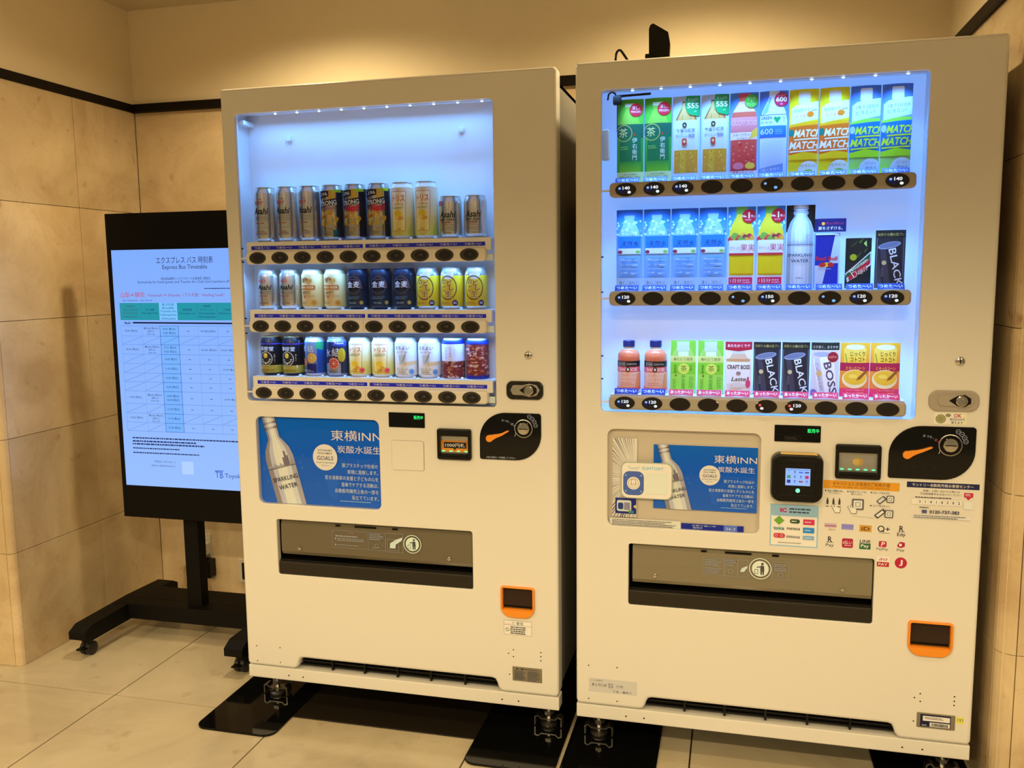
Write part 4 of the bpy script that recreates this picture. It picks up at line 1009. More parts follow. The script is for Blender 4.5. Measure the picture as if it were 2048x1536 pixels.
def touch_sticker():
    t = thing('touch_sticker', 'rounded cream sticker with round cup symbol on right machine\'s lower window', 'sticker', (1.1390, -0.0140, 0.7150))
    MB().prism(rrect(0, 0.1335, 0, 0.0975, 0.016), -0.0012, 0.0, mat('sticker_teal', (0.42, 0.50, 0.42), 0.4), 0.0004).build('sticker_base', t)
    a = Art(); a.rect(2.5, 2.5, 128.5, 92.5, (236, 222, 176), r=15)
    a.text('Touch!', 33, 82, 11, (120, 160, 140), w=30, shear=0.15); a.text('SUNTORY', 83, 82, 11, (110, 170, 160), w=56, bold=0.03)
    a.rect(6, 9, 54, 64, (74, 92, 124), r=16); a.ell(33, 41, 17, 17, (238, 226, 196), 28); a.ring(33, 41, 14, 1.3, (180, 140, 90)); a.ring(33, 41, 8.5, 1.3, (180, 140, 90), 24, PI, 2*PI); a.frame(26.5, 38, 13, 13, 1.2, (150, 110, 70))
    for (x, y) in ((13, 62), (53, 62), (13, 20), (53, 20)): a.ell(x, y, 2, 2, (170, 180, 220), 10)
    a.rect(66, 14, 56, 56, (226, 212, 172), r=2)
    link('printed_face', a.mesh('printed_face', flat_map(0, 0, -0.0013), M_PRINT, comp=INK), t)
touch_sticker()

# ---------------------------------------------------------------- floor plates under the machines
def plate(x0, x1, y0, y1, label):
    t = MB(); lp = rrect(x0, x1, y0, y1, (0.035, 0.035, 0.01, 0.01), 8); n = len(lp)
    vs = [(p[0], p[1], 0.0) for p in lp]+[(p[0], p[1], 0.0045) for p in lp]+[(q[0], q[1], 0.006) for q in offset(lp, -0.0015)]
    t.add(vs, [list(range(n))[::-1], list(range(2*n, 3*n))]+[[k*n+i, k*n+(i+1) % n, (k+1)*n+(i+1) % n, (k+1)*n+i] for k in (0, 1) for i in range(n)], M_GLOSSBLK)
    t.build('floor_plate', label=label, cat='floor plate', group='black plates under the machines')
plate(-0.086, 0.166, -0.165, 0.64, 'glossy black rounded floor plate under the left machine\'s left feet')
plate(0.733, 0.984, -0.168, 0.64, 'glossy black rounded floor plate under the left machine\'s right feet')
plate(0.994, 1.243, -0.185, 0.63, 'glossy black rounded floor plate under the right machine\'s left feet')
plate(1.800, 2.036, -0.185, 0.63, 'glossy black rounded floor plate under the right machine\'s right feet')
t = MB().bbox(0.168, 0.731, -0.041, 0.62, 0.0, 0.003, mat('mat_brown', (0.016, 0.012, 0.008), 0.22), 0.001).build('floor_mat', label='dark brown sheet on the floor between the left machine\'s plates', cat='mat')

# ---------------------------------------------------------------- router and cable on top of the right machine
t = thing('wireless_router', 'black upright router standing on top of the right machine', 'router', (1.212, 0.115, 1.8002))
MB().add([(-0.020, -0.012, 0.012), (0.030, -0.012, 0.012), (0.033, -0.012, 0.090), (0.028, -0.012, 0.118), (-0.010, -0.012, 0.142), (-0.018, -0.012, 0.138), (-0.021, -0.012, 0.128),
          (-0.020, 0.012, 0.012), (0.030, 0.012, 0.012), (0.033, 0.012, 0.090), (0.028, 0.012, 0.118), (-0.010, 0.012, 0.142), (-0.018, 0.012, 0.138), (-0.021, 0.012, 0.128)],
         [list(range(7)), list(range(7, 14))]+[[i, (i+1) % 7, 7+(i+1) % 7, 7+i] for i in range(7)], M_BLACK).build('router_body', t)
MB().bbox(-0.032, 0.036, -0.03, 0.03, 0.0, 0.014, M_BLACK, 0.003).bbox(-0.030, -0.016, -0.02, 0.02, 0.014, 0.066, M_BLACK, 0.003).build('router_base', t)
MB().tube([(1.105, 0.115, 1.800), (1.1035, 0.115, 1.862), (1.1045, 0.115, 1.874), (1.1075, 0.115, 1.881), (1.1115, 0.115, 1.8845), (1.1160, 0.115, 1.884), (1.1200, 0.115, 1.880), (1.1240, 0.115, 1.874), (1.140, 0.115, 1.850), (1.158, 0.115, 1.8035), (1.180, 0.115, 1.8035)], 0.0032, M_BLACK, 8).build(
    'antenna_cable', label='thin black cable looping up on top of the right machine', cat='cable')

# ================================================================ the products
SILVER = (0.72, 0.69, 0.63)
ORD = ['first', 'second', 'third', 'fourth', 'fifth', 'sixth', 'seventh', 'eighth', 'ninth', 'tenth']
CACHE = {}
def can_mesh(key, h, r, base, metal, lid, ink, art_fn):
    if key in CACHE: return CACHE[key]
    bm_ = mat('can_'+key.split('_')[0], base, 0.26, metal=metal)
    body = MB().lathe([(r*0.74, 0.0), (r*0.80, 0.0012), (r*0.97, 0.0085), (r, 0.0125), (r, h-0.0185), (r*0.985, h-0.0155), (r*0.86, h-0.0045), (r*0.845, h-0.003)], bm_, 32).mesh('can_body')
    top = MB().lathe([(r*0.845, h-0.0032), (r*0.875, h-0.0022), (r*0.875, h-0.0004), (r*0.855, h), (r*0.82, h-0.0008), (r*0.79, h-0.0055), (r*0.76, h-0.0058), (0.001, h-0.0052)], mat('lid_'+lid[0], lid[1], 0.25, metal=0.9), 32).mesh('lid')
    tab = MB().prism(rrect(-0.006, 0.006, -0.002, 0.016, 0.0055), -0.0008, 0.0008, M_ALU, 0.0003).mesh('pull_tab')
    a = art_fn(h*1000)
    pr = a.mesh('label_print', cyl_map(r), MATS[ink], step=4.0, clip=(-98, 98, 9, h*1000-14)) if a.ops else None
    CACHE[key] = (body, top, tab, pr)
    return CACHE[key]

def put_can(key, h, r, base, metal, lid, ink, art_fn, x, y, z, rot, label, group):
    body, top, tab, pr = can_mesh(key, h, r, base, metal, lid, ink, art_fn)
    t = thing('drink_can', label, 'can', (x, y, z), rot, group)
    link('can_body', body, t); link('lid', top, t)
    link('pull_tab', tab, t, (0, 0.002, h-0.0044), rot=(-PI/2, 0, 0))
    if pr: link('label_print', pr, t)
    return t

def A_dry(h):
    a = Art(); s = h/155.0
    a.rect(-22, h*0.28, 40, h*0.50, (226, 214, 190)) if False else None
    a.text('SUPER', -4, h*0.775, 5, (140, 40, 40), w=18); a.text('DRY', -6, h*0.715, 13*min(1, s*1.1), (186, 36, 44), w=26, bold=0.05)
    a.text('Asahi', -2, h*0.565, 25*max(0.8, s), (18, 16, 14), w=44, shear=0.22, bold=0.06)
    for k in range(5): a.rect(-24, h*0.475-k*3.2*s, 46, 0.7, (110, 96, 72))
    a.text('生', -12, h*0.435, 10*s, (24, 20, 18), bold=0.05)
    a.text('SINCE 1987', -6, h*0.345, 4.5, (168, 40, 50), w=30, bold=0.05); a.rect(-24, h*0.26, 46, 0.6, (130, 112, 84)); a.bars(-20, h*0.13, 38, 12*s, 3, (150, 110, 90), 4)
    return a
def A_zero(h):
    a = Art(); a.rect(-46, h-26, 30, 14, (176, 92, 140))
    a.text('Asahi', 0, h*0.56, 24, (22, 20, 18), w=46, shear=0.2, bold=0.05); a.text('DRY ZERO', 0, h*0.435, 9, (40, 36, 30), w=46, bold=0.06)
    a.bars(-20, h*0.345, 40, 6, 1, (150, 60, 60), 3); a.text('ノンアルコール', 0, h*0.315, 6, (160, 50, 50), w=38, bold=0.03)
    for k in range(4): a.rect(-24, h*0.26-k*3, 48, 0.6, (120, 108, 84))
    a.text('0.00%', 2, h*0.13, 6, (70, 60, 50), w=18); return a
def A_zero2(h):
    a = A_zero(h); a.ops.pop(0); a.poly([(24, 10), (34, 10), (34, h-14), (27, h-14), (20, h*0.5)], (214, 208, 200)); return a
def A_strong(h, nx=True):
    a = Art(); DK = (38, 34, 44); a.rect(24, 10, 74, h-20, (26, 28, 46)); a.rect(-98, 10, 62, h-20, (44, 42, 56)); rn = random.Random(3)
    a.poly([(0, h*0.72), (22, h*0.76), (22, h*0.90), (0, h*0.90)], (232, 176, 60)); a.poly([(10, h*0.86), (40, h*0.86), (44, h*0.95), (10, h*0.95)], (190, 214, 50))
    for k in range(44):
        a.ell(rn.uniform(-32, 22), rn.uniform(h*0.28, h*0.53), rn.uniform(3, 8), rn.uniform(3, 7), rn.choice([(222, 140, 30), (238, 186, 60), (220, 176, 50), (226, 116, 30), (244, 220, 130), (206, 170, 50)]), 10)
    for k in range(9):
        x, y = rn.uniform(-26, 18), rn.uniform(h*0.30, h*0.51); a.ring(x, y, 5, 0.7, (250, 232, 170), 12)
    a.poly([(-40, h*0.74), (2, h*0.79), (2, h*0.89), (-40, h*0.89)], DK); a.text('-196', -16, h*0.825, 13, (232, 228, 222), w=30, rot=0.14, bold=0.05)
    a.poly([(-42, h*0.575), (30, h*0.655), (30, h*0.765), (-42, h*0.685)], DK)
    a.text('STRONG', -4, h*0.668, 18, (244, 240, 232), w=56, rot=0.12, bold=0.07)
    if nx: a.text('Next', 5, h*0.575, 27, (226, 50, 76), w=42, rot=0.12, shear=0.3, bold=0.12)
    else: a.text('Next', 8, h*0.585, 12, (206, 70, 96), w=28, rot=0.12, shear=0.3)
    a.text('9%', 6, h*0.20, 12, (190, 150, 60), w=18, bold=0.04); a.bars(-24, h*0.09, 44, 12, 3, (150, 130, 80), 7)
    if not nx: a.rect(12, h*0.07, 14, h*0.12, (30, 110, 116))
    return a
def A_strong0(h): return A_strong(h, False)
def A_torys(h):
    a = Art(); tall = h > 130
    a.rect(-102, 8, 204, h*0.40, (214, 190, 70), (226, 206, 130)); a.rect(-102, h*0.40, 204, h*0.50, (228, 208, 140), (236, 222, 196))
    y0 = h*0.15; y1 = h*(0.83 if tall else 0.82)
    a.poly([(-24, y1), (20, y1), (16, y0), (-22, y0)], (240, 214, 96), (250, 236, 196))
    for (p, q) in (((-24, y1), (20, y1)), ((20, y1), (16, y0)), ((16, y0), (-22, y0)), ((-22, y0), (-24, y1))): a.line(*p, *q, 1.1, (196, 40, 44))
    a.text('トリス', -2, y1-14*h/155-4, 18*h/155+3, (206, 34, 40), w=36, bold=0.06); a.text('ハイボール', -2, y1-30*h/155-4, 8, (150, 50, 40), w=30, bold=0.02)
    a.bars(-20, h*0.53, 34, 5, 2, (90, 130, 70), 2); yl = h*(0.44 if tall else 0.34)
    a.ell(-4, yl, 13, 9*h/155+3, (240, 206, 50), 20); a.ring(-4, yl, 13, 1.4, (250, 232, 140), 20, ry=9*h/155+3); a.ell(2, yl-11, 10, 6, (228, 160, 60), 16); a.ell(-8, yl-9, 8, 5, (246, 216, 90), 16)
    a.text('お酒', -3, y0+4, 5, (110, 60, 40), w=12)
    if not tall: a.ell(18, h*0.18, 8, 8, (218, 64, 50), 20); a.ring(18, h*0.18, 6.6, 0.7, (250, 190, 160), 18)
    else:
        for k in range(5): a.ell(26+k*2, h*0.10+k*5, 5, 4, (196, 196, 60), 12)
    return a
def A_ichiban(h):
    a = Art(); a.rect(-102, 8, 204, h*0.84, (216, 180, 104), (232, 208, 152))
    E1, E2 = (130, 66, 40), (196, 150, 70)
    for (x, y, r) in ((-16, h*0.735, 9), (-5, h*0.755, 8), (7, h*0.73, 8)): a.ell(x, y, r, r*0.75, E1 if x < 5 else E2, 18); a.ring(x+2, y-1, r*0.7, 1.6, (232, 196, 120), 16)
    a.ring(-4, h*0.66, 20, 2.4, E2, 24, 0.3, 2.8, ry=8); a.ring(-8, h*0.625, 16, 2, E1, 24, 0.2, 2.6, ry=7)
    a.rect(-34, h*0.50, 56, 12, (178, 92, 34)); a.text('KIRIN BEER', -6, h*0.50+6, 9, (244, 214, 150), w=50, bold=0.05)
    a.text('一番搾り', -10, h*0.425, 10, (30, 22, 16), w=34, bold=0.07)
    for k in range(3): a.rect(-28, h*0.36-k*2.6, 50, 0.6, (170, 120, 60))
    a.rect(-12, h*0.28, 3.4, 8, (170, 70, 40)); a.bars(-26, h*0.13, 30, 8, 2, (170, 130, 70), 3); a.ell(18, h*0.17, 8.5, 8.5, (196, 128, 30), 22); a.ring(18, h*0.17, 7, 0.8, (240, 200, 110), 20); return a
def A_mugi(h):
    a = Art(); a.rect(-102, 8, 204, h*0.40, (8, 34, 52), (8, 12, 30)); a.ring(-1, h*0.60, 24, 0.8, (120, 104, 120), 40, 0.3, 6.0)
    a.poly([(6, h*0.76), (22, h*0.68), (26, h*0.52), (16, h*0.52)], (84, 50, 48))
    a.text('金麦', -1, h*0.615, 19, (244, 242, 246), w=38, bold=0.04); a.text('SUNTORY', -3, h*0.735, 4.5, (130, 100, 110), w=22); a.text('KIN-MUGI', -1, h*0.31, 5, (100, 130, 160), w=34)
    a.bars(-22, h*0.25, 44, 5, 1, (70, 110, 140), 3); a.text('THE LAGER', -4, h*0.165, 5, (150, 190, 200), w=22, bold=0.04); a.ell(22, h*0.17, 5.4, 5.4, (176, 140, 60), 16); return a
def A_nodo(h):
    a = Art(); a.rect(-102, 8, 204, h*0.74, (196, 160, 24), (220, 186, 40)); a.poly([(-16, h*0.86), (16, h*0.86), (12, h*0.75), (0, h*0.71), (-12, h*0.75)], (216, 212, 202))
    a.ring(-3, h*0.52, 27, 2.4, (60, 34, 16), 40, ry=33)
    for dx, dy, c in ((0.9, -0.9, (250, 236, 196)), (0, 0, (66, 36, 14))):
        a.text('の', -14+dx, h*0.66+dy, 17, c, bold=0.07); a.text('ど', 3+dx, h*0.63+dy, 17, c, bold=0.07); a.text('ご', -13+dx, h*0.50+dy, 17, c, bold=0.07); a.text('し', 9+dx, h*0.52+dy, 18, c, bold=0.07)
    a.text('生', 0.8, h*0.358, 21, (252, 246, 226), bold=0.10); a.text('生', 0, h*0.365, 20, (50, 28, 14), bold=0.05)
    a.bars(-28, h*0.12, 34, 7, 2, (160, 120, 40), 4); a.ell(18, h*0.16, 8, 8, (36, 30, 80), 22); a.bars(13.5, h*0.16-3, 9, 6, 2, (230, 226, 236), 2); return a
def A_lemon(h, five=False):
    a = Art(); a.rect(-102, 8, 204, h*0.20, (158, 140, 40), (176, 158, 56)); a.rect(-102, h*0.80, 204, 4, (60, 44, 120))
    a.text('檸檬堂', -4, h*0.69, 14, (226, 224, 230), w=46, bold=0.04)
    a.ell(-5, h*0.44, 20, 21, (222, 220, 214), 36); a.ell(-5, h*0.44, 18.6, 19.6, (20, 20, 34), 36)
    a.ell(-6, h*0.52, 7, 8, (220, 190, 50), 18); a.ell(-3.5, h*0.535, 2.4, 3, (240, 222, 120), 10)
    for k in range(7):
        an = PI+0.25+k*0.45; a.ell(-5+13*math.cos(an), h*0.44+13*math.sin(an), 3, 2, (196, 200, 170), 10)
    a.ell(-5, h*0.31, 2.4, 2.4, (240, 236, 220), 10); a.vtext('鬼レモン' if five else '定番レモン', 21, h*0.56, 5, (190, 176, 140))
    a.text('5' if five else '7', 24, h*0.24, 12 if five else 6, (230, 224, 210), bold=0.04); a.bars(-18, h*0.23, 36, 4, 1, (120, 116, 110), 3); a.bars(-26, h*0.10, 50, 8, 2, (120, 100, 30), 5); return a
def A_lemon5(h): return A_lemon(h, True)
def slice_(a, x, y, r, c, c2):
    a.ell(x, y, r, r, c, 24); a.ell(x, y, r*0.86, r*0.86, (250, 236, 200), 24); a.ell(x, y, r*0.78, r*0.78, c2, 24)
    for k in range(8):
        an = k*PI/4; a.line(x, y, x+r*0.78*math.cos(an), y+r*0.78*math.sin(an), 0.7, (252, 236, 200))
    a.ell(x, y, r*0.14, r*0.14, (252, 240, 210), 10)
def A_ice1(h):
    a = Art(); a.rect(-102, 8, 204, h*0.82, (86, 110, 172), (140, 160, 196)); a.rect(-50, h*0.42, 28, h*0.46, (20, 30, 96)); a.rect(20, h*0.1, 70, h*0.78, (40, 90, 170)); a.poly([(14, h*0.72), (40, h*0.66), (44, h*0.86), (20, h*0.88)], (60, 190, 120)); a.rect(-12, h*0.10, 30, h*0.22, (44, 40, 120))
    a.text('氷', -22, h*0.71, 21, WHITE, bold=0.05); a.text('結', 1, h*0.70, 21, (250, 250, 252), bold=0.05); slice_(a, 4, h*0.47, 15, (232, 160, 30), (244, 190, 50)); slice_(a, -22, h*0.36, 12, (214, 90, 40), (228, 110, 60)); a.bars(-30, h*0.12, 40, 6, 2, (200, 206, 220), 3); return a
def A_ice2(h):
    a = Art(); a.rect(-102, 8, 204, h*0.82, (60, 64, 90), (46, 50, 90)); a.rect(-2, h*0.78, 44, 12, (60, 80, 190)); a.text('New', 18, h*0.85, 9, WHITE, w=26, shear=0.2, bold=0.04)
    a.rect(-40, 9, 60, h*0.26, (170, 172, 180)); a.text('氷', -20, h*0.60, 24, WHITE, bold=0.05); a.text('結', 7, h*0.62, 26, WHITE, bold=0.05); a.ell(24, h*0.55, 12, 20, (220, 190, 50), 20)
    slice_(a, 0, h*0.34, 17, (222, 110, 60), (226, 70, 60)); a.bars(-16, h*0.11, 34, 7, 2, (80, 80, 90), 3); return a
def A_horo(h):
    a = Art(); a.rect(-102, 8, 204, h*0.38, (236, 222, 194), (226, 222, 222)); a.rect(-102, h*0.42, 204, h*0.46, (224, 222, 226), (222, 218, 226))
    a.text('ほろよい', -4, h*0.745, 12, (40, 36, 50), w=46, bold=0.05); a.text('白いサワー', -3, h*0.645, 6.5, (60, 54, 66), w=36)
    a.poly([(0, h*0.40), (44, h*0.43), (44, h*0.34), (4, h*0.30)], (222, 190, 140)); a.poly([(-12, h*0.57), (8, h*0.57), (4, h*0.34), (-8, h*0.34)], (196, 206, 206)); a.ring(-2, h*0.57, 10, 0.8, (120, 136, 140), 20, ry=2.4)
    a.line(-12, h*0.57, -8, h*0.34, 0.8, (120, 136, 140)); a.line(8, h*0.57, 4, h*0.34, 0.8, (120, 136, 140)); a.line(-2, h*0.40, 10, h*0.66, 1.6, (70, 90, 110)); a.line(-6, h*0.38, 4, h*0.58, 0.8, (150, 170, 176))
    a.text('おいしさ', -4, h*0.235, 7, (110, 110, 80), w=32, shear=0.2); a.line(-20, h*0.195, 20, h*0.215, 0.7, (110, 110, 80)); a.text('SUNTORY', -4, h*0.155, 4.5, (50, 46, 50), w=26, bold=0.05); a.bars(-24, h*0.09, 48, 4, 1, (150, 140, 120), 4)
    a.ell(24, h*0.16, 8, 8, (90, 140, 196), 22); a.ring(24, h*0.16, 6.4, 0.7, (200, 224, 240), 18); return a

G1 = 'cans in the left machine'
LSIL = ('silver', (0.74, 0.73, 0.72)); LGOLD = ('gold', (0.72, 0.60, 0.30)); LNAVY = ('navy', (0.02, 0.03, 0.09))
SH = 0.1140; TH = 0.1555; RC = 0.0318
KINDS = {
 'dryT': ('tall silver beer can with slanted black lettering', TH, SILVER, 0.9, LSIL, 'print_ink', A_dry),
 'dryS': ('short silver beer can with slanted black lettering', SH, SILVER, 0.9, LSIL, 'print_ink', A_dry),
 'strA': ('tall dark citrus can with small pink script', TH, (0.55, 0.52, 0.47), 0.85, LSIL, 'print_metallic', A_strong0),
 'strB': ('tall dark citrus can with large red script', TH, (0.55, 0.52, 0.47), 0.85, LSIL, 'print_metallic', A_strong),
 'torT': ('tall cream can with red frame and lemons', TH, (0.78, 0.72, 0.60), 0.3, LSIL, 'print_ink', A_torys),
 'torS': ('short yellow can with red frame and red seal', SH, (0.78, 0.72, 0.60), 0.3, LSIL, 'print_ink', A_torys),
 'zerA': ('short silver can with purple patch at its top', SH, SILVER, 0.9, LSIL, 'print_ink', A_zero),
 'zerB': ('short silver can with pale side stripe', SH, SILVER, 0.9, LSIL, 'print_ink', A_zero2),
 'ichi': ('cream and gold beer can with brown band', SH, (0.74, 0.62, 0.40), 0.4, LSIL, 'print_ink', A_ichiban),
 'mugi': ('dark navy can with two white characters', SH, (0.005, 0.008, 0.020), 0.35, LNAVY, 'print_ink', A_mugi),
 'nodo': ('golden yellow can with large dark brown circle', SH, (0.62, 0.60, 0.56), 0.8, LSIL, 'print_ink', A_nodo),
 'lemA': ('black lemon can with small numeral', SH, (0.006, 0.006, 0.010), 0.3, LGOLD, 'print_ink', A_lemon),
 'lemB': ('black lemon can with large numeral', SH, (0.006, 0.006, 0.010), 0.3, LGOLD, 'print_ink', A_lemon5),
 'iceA': ('pale blue can with yellow citrus slice', SH, (0.60, 0.64, 0.74), 0.6, LSIL, 'print_metallic', A_ice1),
 'iceB': ('dark blue can with pink grapefruit slice', SH, (0.30, 0.32, 0.40), 0.6, LSIL, 'print_metallic', A_ice2),
 'horo': ('white can with drinking glass drawing and blue dot', SH, (0.74, 0.74, 0.76), 0.15, LSIL, 'print_ink', A_horo),
}
ROWS1 = [('top', 1.4026, 'dryT dryT dryT strA strB strB torT torT zerA zerB'.split()),
         ('middle', 1.2096, 'dryS dryS ichi ichi mugi mugi mugi nodo nodo nodo'.split()),
         ('bottom', 1.0171, 'lemA lemB iceA iceB torS torS horo horo'.split())]
YC = 0.0515
for row, z, ks in ROWS1:
    for i, k in enumerate(ks):
        d, h, base, met, lid, ink, fn = KINDS[k]
        put_can(k, h, RC, base, met, lid, ink, fn, 0.0995+i*0.0702, YC, z, math.radians([3, 0, -3, 2, -2, 8, 3, 3, -2, 6][i]),
                f'{d}, {ORD[i]} on the left machine\'s {row} shelf', G1)
# two snack canisters at the end of the bottom shelf
def canister(x, label, full):
    h = 0.111; r = 0.031
    t = thing('snack_canister', label, 'canister', (x, YC, 1.0171))
    MB().lathe([(r*0.9, 0), (r, 0.003), (r, h-0.014), (r*0.96, h-0.012)], mat('canister_clear', (0.55, 0.42, 0.36), 0.15), 30).build('jar', t)
    MB().lathe([(r*0.98, h-0.016), (r*1.02, h-0.014), (r*1.02, h-0.005), (r*0.97, h-0.003), (0.001, h-0.003)], mat('canister_blue', (0.01, 0.04, 0.55), 0.35), 30).build('cap_band', t)
    MB().lathe([(r*0.9, h-0.003), (r*0.9, h), (r*0.86, h+0.001), (0.001, h+0.001)], mat('canister_lid', (0.70, 0.82, 0.90), 0.2), 30).build('lid', t)
    a = Art(); rn = random.Random(4 if full else 8)
    top = 94 if full else 50
    a.rect(-98, 10 if full else 3, 196, top-6, (120, 40, 40))
    for k in range(300):
        a.ell(rn.uniform(-96, 96), rn.uniform(10 if full else 4, top), rn.uniform(2.4, 5.4), rn.uniform(1.8, 3.8), rn.choice([(150, 62, 48), (196, 110, 84), (176, 84, 60), (214, 160, 140), (132, 44, 44), (206, 132, 96)] if full else [(128, 48, 44), (150, 70, 60), (104, 34, 36), (176, 110, 96), (196, 160, 150)]), 7)
    if full:
        a.rect(-98, 2, 196, 9, (20, 24, 130)); a.text('ミックス', -6, 76, 8, (246, 236, 230), w=26); a.text('ナッツ', -4, 66, 8, (246, 236, 230), w=20); a.bars(-14, 34, 26, 8, 2, (240, 220, 210), 2)
    else:
        a.rect(-98, 50, 196, 47, (214, 214, 236)); a.vtext('おつまみ', 1, 90, 7, (60, 70, 130)); a.vtext('ミックス', -12, 90, 8, (90, 96, 150)); a.vtext('ナッツ', 12, 84, 6, (110, 116, 160))
    link('label_print', a.mesh('label_print', cyl_map(r), M_PRINT, step=5.0, clip=(-96, 96, 2, 97)), t)
canister(0.0995+8*0.0702, 'blue capped jar with white label on the left machine\'s bottom shelf', False)
canister(0.0995+9*0.0702, 'blue capped jar showing mixed nuts, last on the left machine\'s bottom shelf', True)

# ---------------------------------------------------------------- printed sample cards in the right machine
def card_meshes(key, w, h, art, outline=None):
    """bowed sample card: a 1.2 mm shell with the printed face on it, artwork in mm with x from -w/2"""
    if key in CACHE: return CACHE[key]
    W = w/1000; sag = 0.006; n = 10; mb = MB()
    lp = outline or [(-w/2+w*i/n, 0) for i in range(n+1)]+[(w/2-w*i/n, h) for i in range(n+1)]
    vs = []
    for th in (0.0, 0.0012):
        for (x, z) in lp: vs.append((x/1000, -sag*(1-(2*x/w)**2)+th, z/1000))
    q = len(lp)
    if outline: fs = [list(range(q)), list(range(q, 2*q))]
    else: fs = [[i, i+1, q-2-i, q-1-i] for i in range(n)]+[[q+i, q+i+1, 2*q-2-i, 2*q-1-i] for i in range(n)]
    fs += [[i, (i+1) % q, q+(i+1) % q, q+i] for i in range(q)]
    mb.add(vs, fs, M_PAPER)
    CACHE[key] = (mb.mesh('card'), art.mesh('printed_face', bow_map(W, sag), M_PRINT, step=6.0, clip=(-w/2, w/2, 0, h)))
    return CACHE[key]

def bottle_shape(a, w, h, y0, y1, c, c2, neck=9, cap=None, capc=None, body=0.43):
    """bottle silhouette from y0 to y1, half width body*w"""
    b = w*body; H = y1-y0
    pts = [(-b, y0), (b, y0), (b, y0+H*0.66), (b*0.88, y0+H*0.76), (neck*1.2, y0+H*0.90), (neck, y0+H*0.93), (neck, y1), (-neck, y1), (-neck, y0+H*0.93), (-neck*1.2, y0+H*0.90), (-b*0.88, y0+H*0.76), (-b, y0+H*0.66)]
    a.poly(pts, c, c2)
    if cap: a.rect(-neck*1.2, y1-cap, neck*2.4, cap, capc, r=1)

def A_green(w, h):
    a = Art(); a.rect(-34, 0, 68, h, (60, 170, 60), (0, 150, 70)); a.rect(-34, h*0.70, 68, h*0.30, (90, 190, 60), (70, 180, 60))
    bottle_shape(a, w, h, 0, h*0.95, (0, 130, 70), (150, 200, 80), 11, 8, (210, 240, 220), 0.42)
    for k in range(7): a.poly([(-26+k*8, h*0.70), (-22+k*8, h*0.70), (-7+k*2.4, h*0.90), (-9+k*2.4, h*0.90)], (140, 196, 60))
    a.rect(-34, h*0.54, 68, h*0.165, (0, 96, 70)); a.rect(-27, h*0.25, 55, h*0.32, (0, 124, 70), (0, 110, 70)); a.rect(-27, h*0.13, 55, h*0.13, (120, 196, 40), (40, 150, 60)); a.rect(-34, 0, 68, h*0.135, (226, 240, 170))
    a.ring(-15, h*0.60, 21, 1.8, (196, 190, 80), 30); a.text('茶', -17, h*0.605, 24, (222, 222, 140), bold=0.02)
    a.vtext('伊右衛門', 12, h*0.545, 13.5, (235, 250, 235), bold=0.02); a.ell(12, h*0.58, 3.4, 3, (190, 60, 40), 14); a.bars(-24, h*0.40, 24, 10, 2, (120, 190, 90), 3)
    a.ell(15, h*0.87, 16.5, 16.5, (214, 30, 56), 32); a.text('深し、', 15, h*0.895, 9.5, WHITE, w=19, bold=0.03); a.text('やわらかい', 15, h*0.85, 7.5, WHITE, w=26, bold=0.03)
    a.text('〜あざやか緑茶〜', 0, h*0.105, 5, (110, 120, 60), w=42); a.text('最高の香り・濃さ', 0, h*0.06, 11, (110, 120, 50), w=54); a.bars(-26, 4, 50, 4, 1, (150, 160, 100), 4); return a
def A_tea(w, h):
    a = Art(); a.rect(-34, 0, 68, h, (206, 222, 246), (190, 214, 250))
    bottle_shape(a, w, h, h*0.10, h*0.94, (190, 112, 36), (150, 84, 30), 10, None, None, 0.42)
    a.poly([(-25, h*0.70), (25, h*0.70), (12, h*0.84), (10, h*0.92), (-8, h*0.92), (-11, h*0.84)], (214, 160, 84), (236, 200, 130))
    a.rect(-29, h*0.37, 58, h*0.35, (214, 222, 234), (226, 232, 244)); a.rect(-29, h*0.10, 58, h*0.27, (226, 150, 50), (214, 156, 40)); a.rect(-14, h*0.10, 14, h*0.26, (226, 176, 50))
    rn = random.Random(2)
    for k in range(30): a.rect(rn.uniform(-27, 24), rn.uniform(h*0.12, h*0.34), rn.uniform(1, 3), rn.uniform(2, 5), rn.choice([(236, 180, 80), (206, 120, 40), (240, 196, 100)]))
    a.ell(-4, h*0.665, 5.5, 6, (40, 42, 40), 16); a.ell(-4, h*0.66, 2.4, 3, (190, 180, 140), 12); a.text('午後の紅茶', -1, h*0.60, 10, (44, 44, 56), w=46, bold=0.03); a.text('おいしい無糖', -2, h*0.535, 9, (60, 60, 74), w=46); a.rect(-10, h*0.425, 12, 17, (206, 70, 50), r=4); a.ell(-4, h*0.47, 3, 4, (244, 200, 150), 12)
    a.poly([(34, h), (0, h), (-3, h*0.90), (0, h*0.83), (8, h*0.78), (30, h*0.76), (34, h*0.775)], (16, 160, 90)); a.text('たっぷり', 16, h*0.955, 7, WHITE, w=24); a.text('555', 16, h*0.885, 17, WHITE, w=28, bold=0.06); a.text('ml', 22, h*0.82, 6, (220, 240, 220))
    a.rect(-34, 0, 68, h*0.095, (224, 236, 252)); a.text('後味すっきり', 0, h*0.05, 8, (120, 130, 140), w=46); return a
